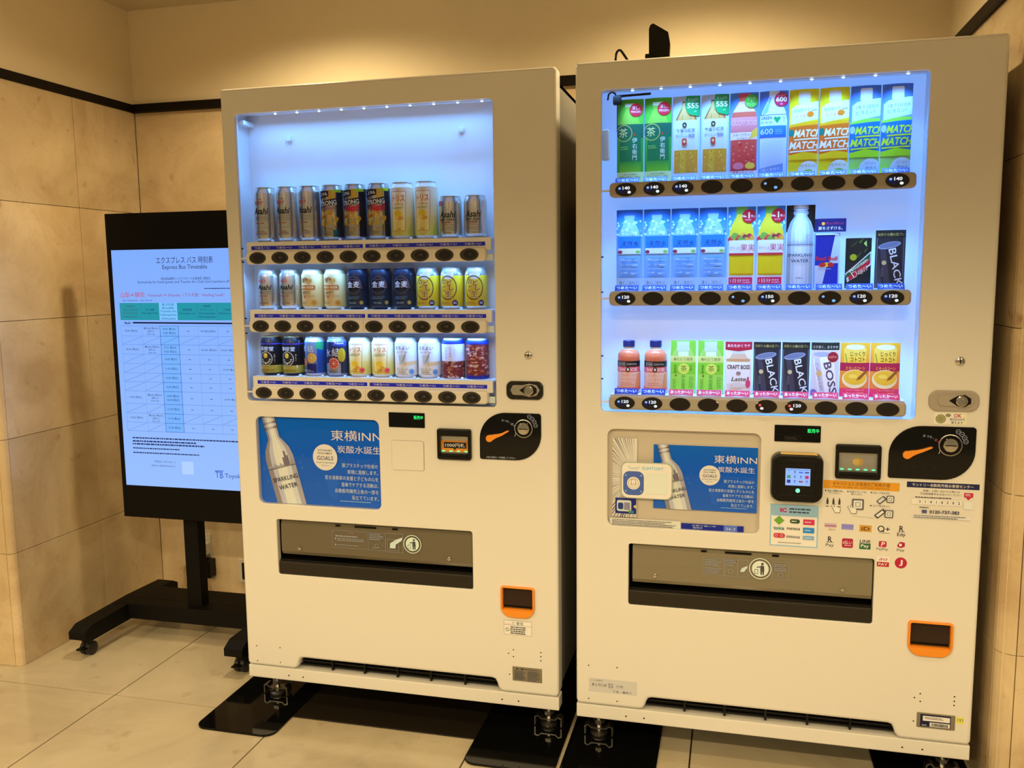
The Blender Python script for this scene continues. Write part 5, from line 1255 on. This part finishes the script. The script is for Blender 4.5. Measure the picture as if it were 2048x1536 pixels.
def A_fruit(w, h):
    a = Art(); a.rect(-34, 0, 68, h, (150, 190, 246), (60, 140, 230)); bottle_shape(a, w, h, h*0.10, h*0.99, (226, 60, 60), (226, 110, 80), 12, 10, (226, 70, 100), 0.46)
    a.poly([(-12, h*0.90), (12, h*0.90), (27, h*0.78), (-27, h*0.78)], (240, 200, 200)); a.rect(-31, h*0.52, 62, h*0.20, (236, 120, 120), (240, 150, 150)); a.text('CRAFT BOSS', 0, h*0.655, 14, (252, 236, 236), w=60, bold=0.07); a.text('CRAFT BOSS', 0, h*0.655, 13, (226, 90, 110), w=58, bold=0.01)
    a.rect(-32, h*0.46, 64, h*0.085, (250, 224, 226)); a.text('フルーツティー', -3, h*0.515, 7.5, (70, 30, 40), w=48, bold=0.03); a.text('ピーチ&マンゴー', 2, h*0.475, 6, (90, 50, 50), w=36); a.poly([(14, h*0.46), (32, h*0.50), (32, h*0.60), (20, h*0.56)], (246, 196, 60))
    rn = random.Random(5)
    for k in range(26): a.ell(rn.uniform(-26, 26), rn.uniform(h*0.18, h*0.44), 2.4, 2, rn.choice([(244, 130, 120), (214, 40, 50), (250, 170, 150)]), 8)
    a.ell(-12, h*0.155, 13, 9, (244, 130, 150), 18); a.ell(16, h*0.155, 12, 8, (250, 200, 70), 18); a.rect(-34, 0, 68, h*0.10, (244, 226, 228)); a.text('果実とティーの', 0, h*0.085, 9, (190, 60, 70), w=50); a.text('贅沢な味わい', 0, h*0.03, 9, (190, 60, 70), w=46)
    a.ell(17, h*0.90, 16, 16, (84, 180, 60), 28); a.text('ピーチ', 17, h*0.93, 8, (230, 250, 210), w=19); a.text('&', 17, h*0.90, 5, (230, 250, 210)); a.text('マンゴー', 17, h*0.865, 8, (230, 250, 210), w=24); return a
def A_dakara(w, h):
    a = Art(); a.rect(-34, 0, 68, h, (120, 166, 250), (76, 130, 240)); bottle_shape(a, w, h, 0, h*1.0, (200, 220, 252), (222, 236, 255), 12, None, None, 0.47)
    a.poly([(-30, h*0.72), (-10, h*0.93), (-6, h*0.93), (-14, h*0.76)], (130, 180, 244)); a.rect(-32, h*0.61, 62, h*0.12, (214, 232, 252)); a.rect(-32, h*0.725, 62, 1.6, (30, 70, 150)); a.text('GREEN', -17, h*0.695, 10, (30, 70, 130), w=26, bold=0.05); a.text('DA・KA・RA', -17, h*0.645, 7, (30, 70, 130), w=26, bold=0.05)
    a.poly([(-1, h*0.69), (4, h*0.71), (8, h*0.695), (12, h*0.71), (17, h*0.69), (8, h*0.63)], (20, 160, 100)); a.vtext('塩分', 24, h*0.71, 6, (60, 100, 160)); a.rect(-32, h*0.47, 62, h*0.135, (40, 110, 230), (60, 140, 240)); a.text('600', -16, h*0.54, 19, (200, 226, 255), w=30, bold=0.03); a.bars(4, h*0.50, 22, 14, 3, (120, 180, 250), 4)
    for k in range(9): a.line(-28, h*0.17+k*6, 24, h*0.19+k*6, 0.6, (170, 200, 245))
    a.poly([(-34, h*0.11), (24, h*0.17), (24, 0), (-34, 0)], (120, 160, 230)); a.text('7種の素材の', -6, h*0.10, 9, (230, 240, 255), w=46, rot=0.1); a.text('スポドリ！', -6, h*0.035, 11, (210, 230, 255), w=46, rot=0.08)
    a.ell(17, h*0.90, 16.5, 16.5, (200, 30, 84), 30); a.text('たっぷり', 17, h*0.945, 6, (250, 220, 230), w=18); a.text('600', 17, h*0.90, 15, WHITE, w=26, bold=0.06); a.text('ml', 17, h*0.85, 6, (250, 220, 230)); return a
def A_match(w, h, blue):
    a = Art()
    c = dict(bg=(240, 220, 20), body=(236, 236, 240), band=(244, 120, 20), mid=(250, 190, 20), t=(255, 250, 240), low=(250, 206, 20), top=(60, 160, 40), t2=(244, 140, 90)) if not blue else dict(bg=(56, 120, 240), body=(206, 232, 252), band=(10, 120, 200), mid=(150, 220, 70), t=(200, 236, 60), low=(170, 230, 40), top=(30, 110, 220), t2=(20, 140, 170))
    a.rect(-34, 0, 68, h, c['low'], c['bg']); a.rect(-13, h*0.83, 27, h*0.14, (214, 224, 240) if blue else (222, 222, 214), (226, 238, 252) if blue else (236, 234, 226), r=3); a.poly([(-30, h*0.60), (34, h*0.66), (34, h*0.86), (-20, h*0.82), (-30, h*0.78)], c['body'])
    if not blue: 
        a.text('微炭酸のキリッ', 2, h*0.765, 9, c['top'], w=52, rot=0.08, bold=0.08); a.text('とうまく', -4, h*0.70, 9, c['t2'], w=30, bold=0.04); a.ell(15, h*0.715, 8, 7, (240, 130, 20), 20); a.line(18, h*0.75, 30, h*0.765, 1.4, (70, 130, 40))
    else:
        a.text('1本で1日分の', 4, h*0.765, 10, c['top'], w=50, rot=0.06, bold=0.08); a.text('ビタミン！', 0, h*0.705, 11, c['t2'], w=42, rot=0.06, bold=0.08)
    a.poly([(-34, h*0.60), (0, h*0.63), (34, h*0.635), (34, h*0.58), (-34, h*0.55)], c['mid'])
    a.rect(-34, h*0.26, 68, h*0.315, c['band']); a.poly([(-34, h*0.575), (34, h*0.60), (34, h*0.57), (-34, h*0.57)], c['band'])
    a.ell(-28, h*0.51, 6, 9, (16, 130, 110) if not blue else (170, 216, 250), 18)
    for y, x, ww in ((0.50, 10, 62), (0.365, 2, 66)):
        a.text('MATCH', x, h*y, 24, c['t'], w=ww, shear=0.22, bold=0.07); a.line(x-ww*0.5, h*y-15, x+ww*0.45, h*y-12.5, 3.4, c['t'])
    a.poly([(-34, h*0.25), (0, h*0.29), (34, h*0.265), (34, h*0.20), (-34, h*0.20)], c['low']); a.ell(14, h*0.055, 26, h*0.13, (238, 240, 236) if not blue else (214, 236, 255), 26)
    if not blue: a.text('+ビタミンC', 12, h*0.13, 8, (90, 150, 40), w=38); a.ell(14, h*0.05, 13, 8, (130, 190, 40), 16)
    else: a.text('ゴクゴク', 14, h*0.13, 7, (40, 130, 190), w=26); a.text('飲める', 16, h*0.075, 9, (20, 110, 180), w=24, bold=0.03)
    return a
def A_water(w, h):
    a = Art(); a.rect(-34, 0, 68, h, (150, 196, 250), (26, 120, 230)); a.rect(-34, h*0.80, 68, h*0.20, (60, 150, 236), (10, 104, 226)); bottle_shape(a, w, h, h*0.14, h*0.93, (120, 180, 246), (150, 196, 244), 11, 9, (150, 196, 236), 0.40)
    rn = random.Random(6)
    for k in range(34): a.ell(rn.uniform(-20, 20), rn.uniform(h*0.66, h*0.86), rn.uniform(2, 5), rn.uniform(2, 4), rn.choice([(170, 206, 246), (190, 220, 250), (140, 186, 236), (210, 230, 252)]), 8)
    for k in range(14): a.ell(rn.choice([-30, 28])+rn.uniform(-3, 3), rn.uniform(h*0.6, h*0.88), 2.4, 3, rn.choice([(190, 224, 252), (90, 160, 236)]), 8)
    a.rect(-29, h*0.50, 58, h*0.17, (40, 130, 226), (30, 120, 222)); a.rect(-29, h*0.45, 58, h*0.07, (226, 236, 248)); a.text('天然水', 2, h*0.575, 17, (14, 26, 70), w=44, shear=0.12, bold=0.04); a.rect(-14, h*0.525, 30, 0.8, (40, 80, 140)); a.ell(-24, h*0.475, 6, 4.6, (150, 50, 80), 14); a.ell(22, h*0.475, 6, 4, (140, 196, 90), 14)
    for k in range(9): a.rect(-22, h*0.18+k*5.4, 44, 2.2, (160, 206, 252) if k % 2 else (104, 172, 246))
    for k in range(10): a.ell(rn.uniform(-18, 18), rn.uniform(h*0.17, h*0.42), 5, 2.2, rn.choice([(176, 214, 252), (96, 168, 246)]), 10)
    a.rect(-34, 0, 68, h*0.15, (196, 224, 255), (176, 212, 255)); a.text('清く、冷たく、', 0, h*0.085, 11, (60, 80, 110), w=54); a.text('ゆく水に', 0, h*0.02, 8, (90, 110, 140), w=44); return a
def A_kajitsu(w, h):
    a = Art(); a.rect(-34, 0, 68, h, (240, 240, 246), (40, 140, 240)); a.rect(-34, h*0.66, 68, h*0.34, (90, 170, 240), (40, 130, 236)); a.rect(-14, h*0.86, 28, h*0.14, (110, 176, 70)); bottle_shape(a, w, h, h*0.17, h*0.95, (232, 200, 20), (226, 196, 50), 12, 8, (110, 170, 70), 0.44)
    rn = random.Random(8)
    for k in range(10): a.ell(rn.choice([-29, 29])+rn.uniform(-3, 3), rn.uniform(h*0.72, h*0.92), 2.4, 3.6, (190, 226, 252), 10)
    for k in range(16): a.ell(-28+k*3.6, h*0.63+rn.uniform(-6, 8), 6, 5.5, rn.choice([(214, 40, 50), (226, 70, 60), (230, 160, 60), (150, 40, 60), (120, 160, 60)]), 12)
    a.rect(-30, h*0.425, 60, h*0.17, (236, 230, 236)); a.text('きりっと', -15, h*0.50, 9, (190, 80, 110), w=26); a.text('果実', 15, h*0.505, 19, (206, 34, 60), w=34, bold=0.04); a.rect(-30, h*0.415, 60, 5, (206, 40, 60)); a.rect(-27, h*0.19, 54, h*0.20, (238, 206, 20))
    a.rect(-30, h*0.06, 58, h*0.085, (220, 30, 90), r=2); a.text('1日分', -12, h*0.103, 11, WHITE, w=28, bold=0.06); a.bars(4, h*0.07, 22, 11, 2, (250, 200, 220), 3); a.ell(-16, h*0.02, 8, 6, (80, 190, 120), 14); a.ell(2, h*0.02, 8, 6, (190, 40, 130), 14); a.ell(20, h*0.02, 8, 6, (240, 140, 120), 14)
    a.ell(17, h*0.885, 17, 17, (190, 24, 44), 32); a.text('1', 17, h*0.895, 21, WHITE, bold=0.04); a.text('No.', 6, h*0.885, 7, WHITE, bold=0.04); a.text('売上', 27, h*0.885, 6, WHITE, bold=0.03); a.bars(8, h*0.83, 18, 4, 1, (240, 160, 150), 3); return a
def A_spark(w, h):
    a = Art(); a.rect(-35, 0, 70, h, (198, 214, 240)); a.rect(-35, h*0.68, 70, h*0.32, (12, 12, 16))
    b = 31; cols = [(150, 160, 176), (196, 206, 220), (222, 230, 240), (226, 234, 244), (214, 222, 234), (190, 200, 216), (158, 168, 184)]
    def seg(y0, y1, b0, b1):
        n = len(cols)
        for i, c in enumerate(cols):
            u0, u1 = -1+2*i/n, -1+2*(i+1)/n; a.poly([(u0*b0, y0), (u1*b0, y0), (u1*b1, y1), (u0*b1, y1)], c)
    seg(4, 12, b-6, b); seg(12, h*0.70, b, b); seg(h*0.70, h*0.80, b, b*0.78); seg(h*0.80, h*0.865, b*0.78, 15); seg(h*0.865, h*0.89, 15, 15)
    seg(h*0.89, h*0.92, 17.5, 17.5); seg(h*0.92, h*0.945, 15.5, 15.5); seg(h*0.945, h*1.0, 17.5, 17)
    for y in (0.905, 0.925, 0.955): a.rect(-16, h*y, 32, 0.9, (110, 116, 128))
    a.rect(-31, h*0.525, 62, 0.9, (80, 84, 92))
    for k in range(14): hh = [5, 8, 4, 11, 6, 9, 4, 8, 5, 10, 24, 24, 9, 6][k]; a.frame(-30+k*4.3, h*0.53, 3.8, hh, 0.5, (120, 126, 136))
    a.rect(-31, h*0.535, 62, h*0.12, (206, 214, 224)) if False else None
    a.text('SPARKLING', -1, h*0.405, 10, (30, 32, 44), w=58, bold=0.02); a.text('WATER', 0, h*0.335, 11, (30, 32, 44), w=42, bold=0.02); a.text('炭酸水', 0, h*0.13, 4.5, (60, 64, 76), w=18); return a
def A_bull(w, h):
    a = Art(); a.rect(-31, 0, 61, h, (190, 212, 246)); a.rect(-27, 5, 54, h-8, (24, 60, 190), (16, 30, 130))
    a.poly([(6, h*0.46), (27, h*0.46), (27, h-4), (18, h-4)], (196, 208, 230)); a.poly([(-27, 5), (-10, 5), (0, h*0.42), (-27, h*0.42)], (206, 216, 236)); a.poly([(0, h*0.42), (27, h*0.42), (27, 5), (-10, 5)], (18, 46, 180))
    a.rect(-31, 0, 3.4, h, (120, 170, 246)); a.text('Red Bull', 0, h*0.545, 13, (214, 34, 60), w=50, bold=0.06); a.ell(0, h*0.435, 8, 5.6, (250, 206, 40), 20)
    for s in (-1, 1): a.poly([(s*2, h*0.45), (s*10, h*0.48), (s*18, h*0.44), (s*17, h*0.40), (s*9, h*0.39), (s*3, h*0.41)], (206, 40, 50))
    a.bars(-20, h*0.34, 40, 5, 1, (150, 170, 220), 3); a.rect(-26, h-4, 52, 2, (226, 234, 244)); return a
def A_wing(w, h):
    a = Art(); a.rect(-37, 0, 74, h, (26, 24, 84)); a.ell(-17, h*0.62, 4, 4, (250, 170, 60), 14); a.text('RedBull', 10, h*0.64, 8, (170, 50, 80), w=40); a.text('翼をさずける。', 0, h*0.27, 9, WHITE, w=56, bold=0.04); return a
def A_dew(w, h):
    a = Art(); a.rect(-30, 0, 60, h, (14, 34, 44), (24, 26, 26)); rn = random.Random(4)
    for k in range(12):
        x, y = rn.uniform(-20, 22), rn.uniform(h*0.15, h*0.92); a.poly([(x, y), (x+rn.uniform(6, 18), y+rn.uniform(4, 16)), (x+rn.uniform(-4, 8), y-rn.uniform(2, 10))], rn.choice([(110, 140, 30), (70, 110, 30), (60, 80, 24), (190, 214, 110)]))
    a.ell(-12, h*0.62, 8, 8, (170, 180, 40), 12)
    P_ = [(-29, h*0.30), (29, h*0.74), (29, h*0.46), (-24, h*0.12)]; a.poly(P_, (226, 234, 226)); a.poly([(-27, h*0.28), (27, h*0.70), (27, h*0.60), (-27, h*0.20)], (20, 100, 50)); a.poly([(-22, h*0.24), (28, h*0.60), (27, h*0.49), (-20, h*0.15)], (206, 24, 50))
    a.text('Mountain', 0, h*0.455, 10, (240, 246, 230), w=50, rot=0.63, bold=0.04); a.text('Dew', 4, h*0.345, 19, WHITE, w=40, rot=0.58, bold=0.08); a.text('Dew', 4.4, h*0.345, 17, (196, 20, 44), w=36, rot=0.58, bold=0.02)
    a.text('マウンテンデュー', 2, h*0.05, 5.5, (210, 226, 220), w=38, bold=0.02); a.poly([(-28, 2), (-18, 2), (-24, 12)], (210, 214, 60)); return a
def A_black(w, h, head='深煎り七種の豆ブレンド'):
    a = Art(); a.rect(-34, 0, 68, h, (70, 68, 80), (20, 22, 30)); a.rect(-34, h*0.87, 68, h*0.13, (14, 24, 26)); a.text(head[:9], 0, h*0.925, 7.5, (196, 170, 90), w=60, bold=0.02)
    a.rect(-31, 0, 1.2, h*0.87, (120, 126, 140)); a.rect(29, 0, 1.2, h*0.87, (120, 126, 140))
    a.poly([(-28, h*0.70), (22, h*0.78), (32, 0), (-16, 0)], (30, 30, 44)); a.poly([(-24, h*0.68), (-12, h*0.70), (2, 0), (-12, 0)], (60, 58, 74))
    c, s = math.cos(0.2), math.sin(0.2); a.poly([(-3+26*math.cos(2*PI*i/24)*c-8*math.sin(2*PI*i/24)*s, h*0.74+26*math.cos(2*PI*i/24)*s+8*math.sin(2*PI*i/24)*c) for i in range(24)], (150, 158, 180)); a.poly([(-3+23*math.cos(2*PI*i/24)*c-6*math.sin(2*PI*i/24)*s, h*0.745+23*math.cos(2*PI*i/24)*s+6*math.sin(2*PI*i/24)*c) for i in range(24)], (110, 118, 146))
    a.text('BLACK', 13, h*0.36, 24, (232, 238, 250), w=h*0.66, rot=-PI/2+0.22, bold=0.02); a.ell(-14, h*0.44, 5.4, 5.4, (206, 190, 140), 18); a.bars(-20, h*0.2, 6, 22, 8, (110, 106, 120), 3); return a
def A_blackhot(w, h):
    a = A_black(w, h); rn = random.Random(3)
    for k in range(26): a.ell(rn.uniform(-33, 33), rn.uniform(0, h*0.06), 4, 3, (236, 70, 130) if k % 3 else (250, 170, 200), 8)
    return a
def A_bosswhite(w, h):
    a = Art(); a.rect(-34, 0, 68, h, (224, 220, 236), (214, 196, 196)); a.rect(-34, h*0.86, 68, h*0.14, (20, 34, 30)); a.text('コク深く、まろやか', 0, h*0.915, 8, (236, 230, 214), w=60, bold=0.02); a.poly([(-28, h*0.70), (20, h*0.77), (30, 0), (-14, 0)], (240, 238, 244))
    a.poly([(-26, h*0.70), (-14, h*0.72), (2, 0), (-10, 0)], (206, 200, 214)); a.ell(-6, h*0.78, 22, 6, (170, 170, 196), 20); a.text('BOSS', 13, h*0.34, 25, (90, 74, 92), w=h*0.60, rot=-PI/2+0.22, bold=0.05); a.text('Café au Lait', -13, h*0.36, 11, (150, 130, 140), w=h*0.52, rot=-PI/2+0.22); a.ell(-14, h*0.42, 7, 7, (214, 176, 120), 18)
    a.ell(18, h*0.73, 13, 13, (150, 26, 40), 24); a.text('NEW', 18, h*0.73, 8, (230, 130, 120), w=20, bold=0.03); rn = random.Random(3)
    for k in range(26): a.ell(rn.uniform(-33, 33), rn.uniform(0, h*0.05), 4, 3, (240, 130, 190) if k % 3 else (250, 190, 210), 8)
    a.ell(-26, h*0.06, 8, 9, (130, 100, 170), 14); return a
def A_greenhot(w, h):
    a = Art(); a.rect(-32, 0, 64, h, (120, 220, 70), (130, 196, 60)); bottle_shape(a, w, h, 0, h*0.98, (150, 226, 60), (170, 206, 110), 13, h*0.18, (196, 208, 226), 0.46); a.rect(-12, h*0.70, 26, h*0.09, (220, 236, 200))
    a.rect(-32, h*0.585, 64, h*0.12, (206, 214, 110), (216, 220, 130)); a.text('滝れたて緑茶', 0, h*0.645, 9, (70, 90, 30), w=50, bold=0.02); a.rect(-32, h*0.36, 64, h*0.215, (130, 206, 50)); a.ell(2, h*0.465, 14, 14, (214, 226, 90), 26); a.text('茶', 2, h*0.47, 17, (40, 90, 40), bold=0.03)
    a.vtext('伊右衛門', 1, h*0.35, 10.5, (70, 150, 60), bold=0.02, gap=1.0); a.vtext('京都', 20, h*0.54, 8, (70, 130, 40)); a.vtext('福寿園', -20, h*0.54, 7, (60, 120, 40)); a.bars(-26, h*0.05, 10, 30, 6, (110, 180, 70), 3); a.bars(16, h*0.10, 12, 30, 6, (110, 180, 70), 5); a.ell(-18, h*0.33, 2.6, 2.6, (160, 80, 40), 10); a.rect(10, 2, 20, 8, (150, 224, 236)); return a
def A_latte(w, h):
    a = Art(); a.rect(-34, 0, 68, h, (246, 232, 226), (232, 214, 206)); bottle_shape(a, w, h, 0, h*0.86, (236, 226, 222), (214, 170, 130), 13, 12, (206, 206, 214), 0.44); a.rect(-30, h*0.20, 58, h*0.46, (238, 232, 232)); a.rect(-30, h*0.62, 58, h*0.055, (206, 150, 100))
    a.poly([(-34, h*0.85), (0, h*0.82), (34, h*0.86), (34, h), (-34, h)], (176, 24, 50)); a.text('あたたかくラテ', 0, h*0.925, 9, (250, 220, 220), w=56, bold=0.04); a.text('CRAFT BOSS', 0, h*0.52, 15, (52, 40, 44), w=56, bold=0.05); a.text('Latte', 2, h*0.29, 14, (60, 46, 50), w=36, shear=0.3, bold=0.03); a.ell(0, h*0.40, 6, 5, (150, 120, 110), 16); a.ell(-2, h*0.17, 18, 7, (226, 206, 200), 20)
    a.ell(24, h*0.20, 6, 11, (214, 60, 100), 16); a.ell(24, h*0.30, 2.4, 5, (200, 50, 90), 12); a.ell(-12, h*0.06, 12, 5, (244, 180, 150), 16); a.rect(-34, 0, 68, h*0.04, (248, 196, 180)); return a
def A_soup(w, h):
    a = Art(); a.rect(-34, 0, 70, h, (240, 120, 60), (236, 176, 40)); a.rect(-26, h*0.62, 52, h*0.28, (240, 196, 50), (244, 206, 90)); a.ell(0, h*0.92, 22, 6.5, (226, 232, 236), 24); a.text('じっくり', 6, h*0.795, 13, (60, 34, 20), w=34, bold=0.06); a.text('コトコト', 6, h*0.69, 13, (60, 34, 20), w=34, bold=0.06); a.line(-18, h*0.62, -23, h*0.80, 2, (130, 150, 50))
    a.rect(-34, h*0.48, 70, h*0.15, (176, 24, 70)); a.text('とろ〜りコーン', 2, h*0.53, 9, (244, 190, 60), w=44, bold=0.03); a.ell(0, h*0.33, 29, h*0.175, (248, 226, 170), 30); a.ell(1, h*0.355, 26, h*0.135, (240, 190, 50), 28); a.poly([(26, h*0.50), (8, h*0.36), (4, h*0.30), (14, h*0.33), (30, h*0.47)], (150, 90, 40)); a.ell(-4, h*0.38, 10, 5, (250, 214, 90), 16)
    a.rect(-34, 0, 70, h*0.155, (226, 24, 74), (236, 60, 100)); a.text('ごろごろ粒入り', 2, h*0.125, 5, (250, 190, 180), w=42); a.text('さっと温野', 2, h*0.055, 9, (250, 206, 90), w=42, bold=0.05); return a

def put_card(name, key, w, h, fn, x, z, label, cat='drink card', outline=None, y=None):
    if key not in CACHE: card_meshes(key, w, h, fn(w, h), outline)
    c, p = CACHE[key]
    t = thing('sample_card' if not name else name, label, cat, (x, 0.0335 if y is None else y, z), 0, 'sample cards in the right machine')
    link('card', c, t); link('printed_face', p, t)
    return t
RX = [1.1525+i*0.0703 for i in range(10)]
def L(d, i, row): return f'{d}, {ORD[i]} on the right machine\'s {row} row'
om = lambda w, h: A_match(w, h, False)
bm2 = lambda w, h: A_match(w, h, True)
Z1, Z2, Z3 = 1.5320, 1.2600, 0.9920
R1 = [('green', A_green, 'green tea card with red round badge')]*2+[('tea', A_tea, 'pale card of amber tea bottle with green corner')]*2+[('fruit', A_fruit, 'red fruit tea bottle card with green round badge'), ('dakara', A_dakara, 'pale blue bottle card with magenta round badge')]+[('omatch', om, 'yellow and orange soda card with white lettering')]*2+[('bmatch', bm2, 'blue and lime soda card with yellow lettering')]*2
for i, (k, fn, d) in enumerate(R1):
    put_card(None, k, 67.5, 209, fn, RX[i], Z1, L(d, i, 'top'))
R2 = [('water', A_water, 'clear blue mineral water card')]*4+[('kajitsu', A_kajitsu, 'yellow fruit juice card with dark red badge')]*2+[('spark', A_spark, 'silver bottle card with black upper corners')]
for i, (k, fn, d) in enumerate(R2):
    put_card(None, k, 67.5, 205, fn, RX[i], Z2, L(d, i, 'middle'))
def can_outline(w, h): return [(-w/2, 6), (-w/2+4, 0), (w/2-4, 0), (w/2, 6), (w/2, h-12), (w/2-5, h), (-w/2+5, h), (-w/2, h-12)]
put_card(None, 'bull', 61, 135, A_bull, RX[7]-0.007, Z2, L('blue and silver energy drink can card', 7, 'middle'))
put_card(None, 'wing', 73, 32, A_wing, RX[7]-0.0005, Z2+0.1385, 'navy header card above the energy drink on the right machine\'s middle row', cat='header card')
put_card(None, 'dew', 59.5, 122, A_dew, RX[8]-0.004, Z2, L('dark green soda can card with slanted red lettering', 8, 'middle'))
put_card(None, 'black', 68, 139.5, A_black, RX[9]-0.002, Z2, L('black coffee can card with slanted white lettering', 9, 'middle'))
R3 = [('greenhot', A_greenhot, 'light green hot tea card')]*2+[('latte', A_latte, 'white latte bottle card with red banner')]+[('blackhot', A_blackhot, 'black coffee can card with pink lower edge')]*2+[('bosswhite', A_bosswhite, 'white milk coffee card with dark banner')]+[('soup', A_soup, 'orange corn soup card with bowl')]*2
for i, (k, fn, d) in enumerate(R3):
    put_card(None, k, 66 if k != 'soup' else 69, 137 if i < 2 else 134.5, fn, RX[i+2]-0.0005*i, Z3, L(d, i+2, 'bottom'))
# two small dummy bottles with navy caps
def bottle(i):
    t = thing('tea_bottle', L('small orange tea bottle with navy cap', i, 'bottom'), 'bottle', (RX[i]-0.001, 0.0400, Z3), 0, 'sample bottles in the right machine')
    r = 0.0290
    if 'bt' not in CACHE:
        b = MB().lathe([(r*0.86, 0), (r*0.97, 0.004), (r, 0.012), (r*0.98, 0.080), (r, 0.090), (r*0.97, 0.100), (r*0.78, 0.108), (0.0135, 0.113), (0.0125, 0.116), (0.0125, 0.124)], mat('bottle_tea', (0.72, 0.16, 0.07), 0.12), 28).mesh('bottle_body')
        n = MB().lathe([(0.0148, 0.110), (0.0155, 0.1125), (0.0138, 0.1145), (0.0138, 0.119)], mat('bottle_neck', (0.62, 0.66, 0.74), 0.1), 24).mesh('neck')
        c = MB().lathe([(0.0155, 0.119), (0.0155, 0.1345), (0.0145, 0.1355), (0.001, 0.1355)], mat('cap_navy', (0.010, 0.014, 0.11), 0.35), 24).mesh('cap')
        a = Art(); a.rect(-88, 12, 176, 50, (238, 190, 170), (244, 206, 190)); a.rect(-88, 54, 176, 14, (226, 84, 90)); a.rect(-88, 68, 176, 15, (24, 20, 26)); a.frame(-26, 70, 20, 10, 0.8, (210, 200, 190)); a.text('POWER', -16, 75, 6, (226, 220, 210), w=17); a.text('ESSENTIAL', 12, 75, 6, (214, 206, 200), w=28)
        a.text('CRAFT BOSS', 0, 61, 12, (250, 226, 226), w=56, bold=0.05); a.ell(1, 61, 6, 7, (30, 24, 28), 18); a.ell(1, 61, 3, 4, (236, 220, 214), 14)
        a.text('フルオレンジ', 2, 46, 8, (230, 120, 110), w=40, bold=0.02); a.text('シーズナル', 2, 35, 8, (230, 120, 110), w=36, bold=0.02); a.bars(-20, 18, 42, 10, 2, (230, 150, 130), 3); a.poly([(20, 14), (60, 14), (60, 56), (26, 50)], (240, 150, 90)); a.rect(-88, 6, 176, 8, (240, 110, 90))
        CACHE['bt'] = (b, n, c, a.mesh('label_print', cyl_map(r), M_PRINT, step=4.5, clip=(-86, 86, 6, 84)))
    for nm, m in zip(('bottle_body', 'neck', 'cap', 'label_print'), CACHE['bt']): link(nm, m, t)
bottle(0); bottle(1)
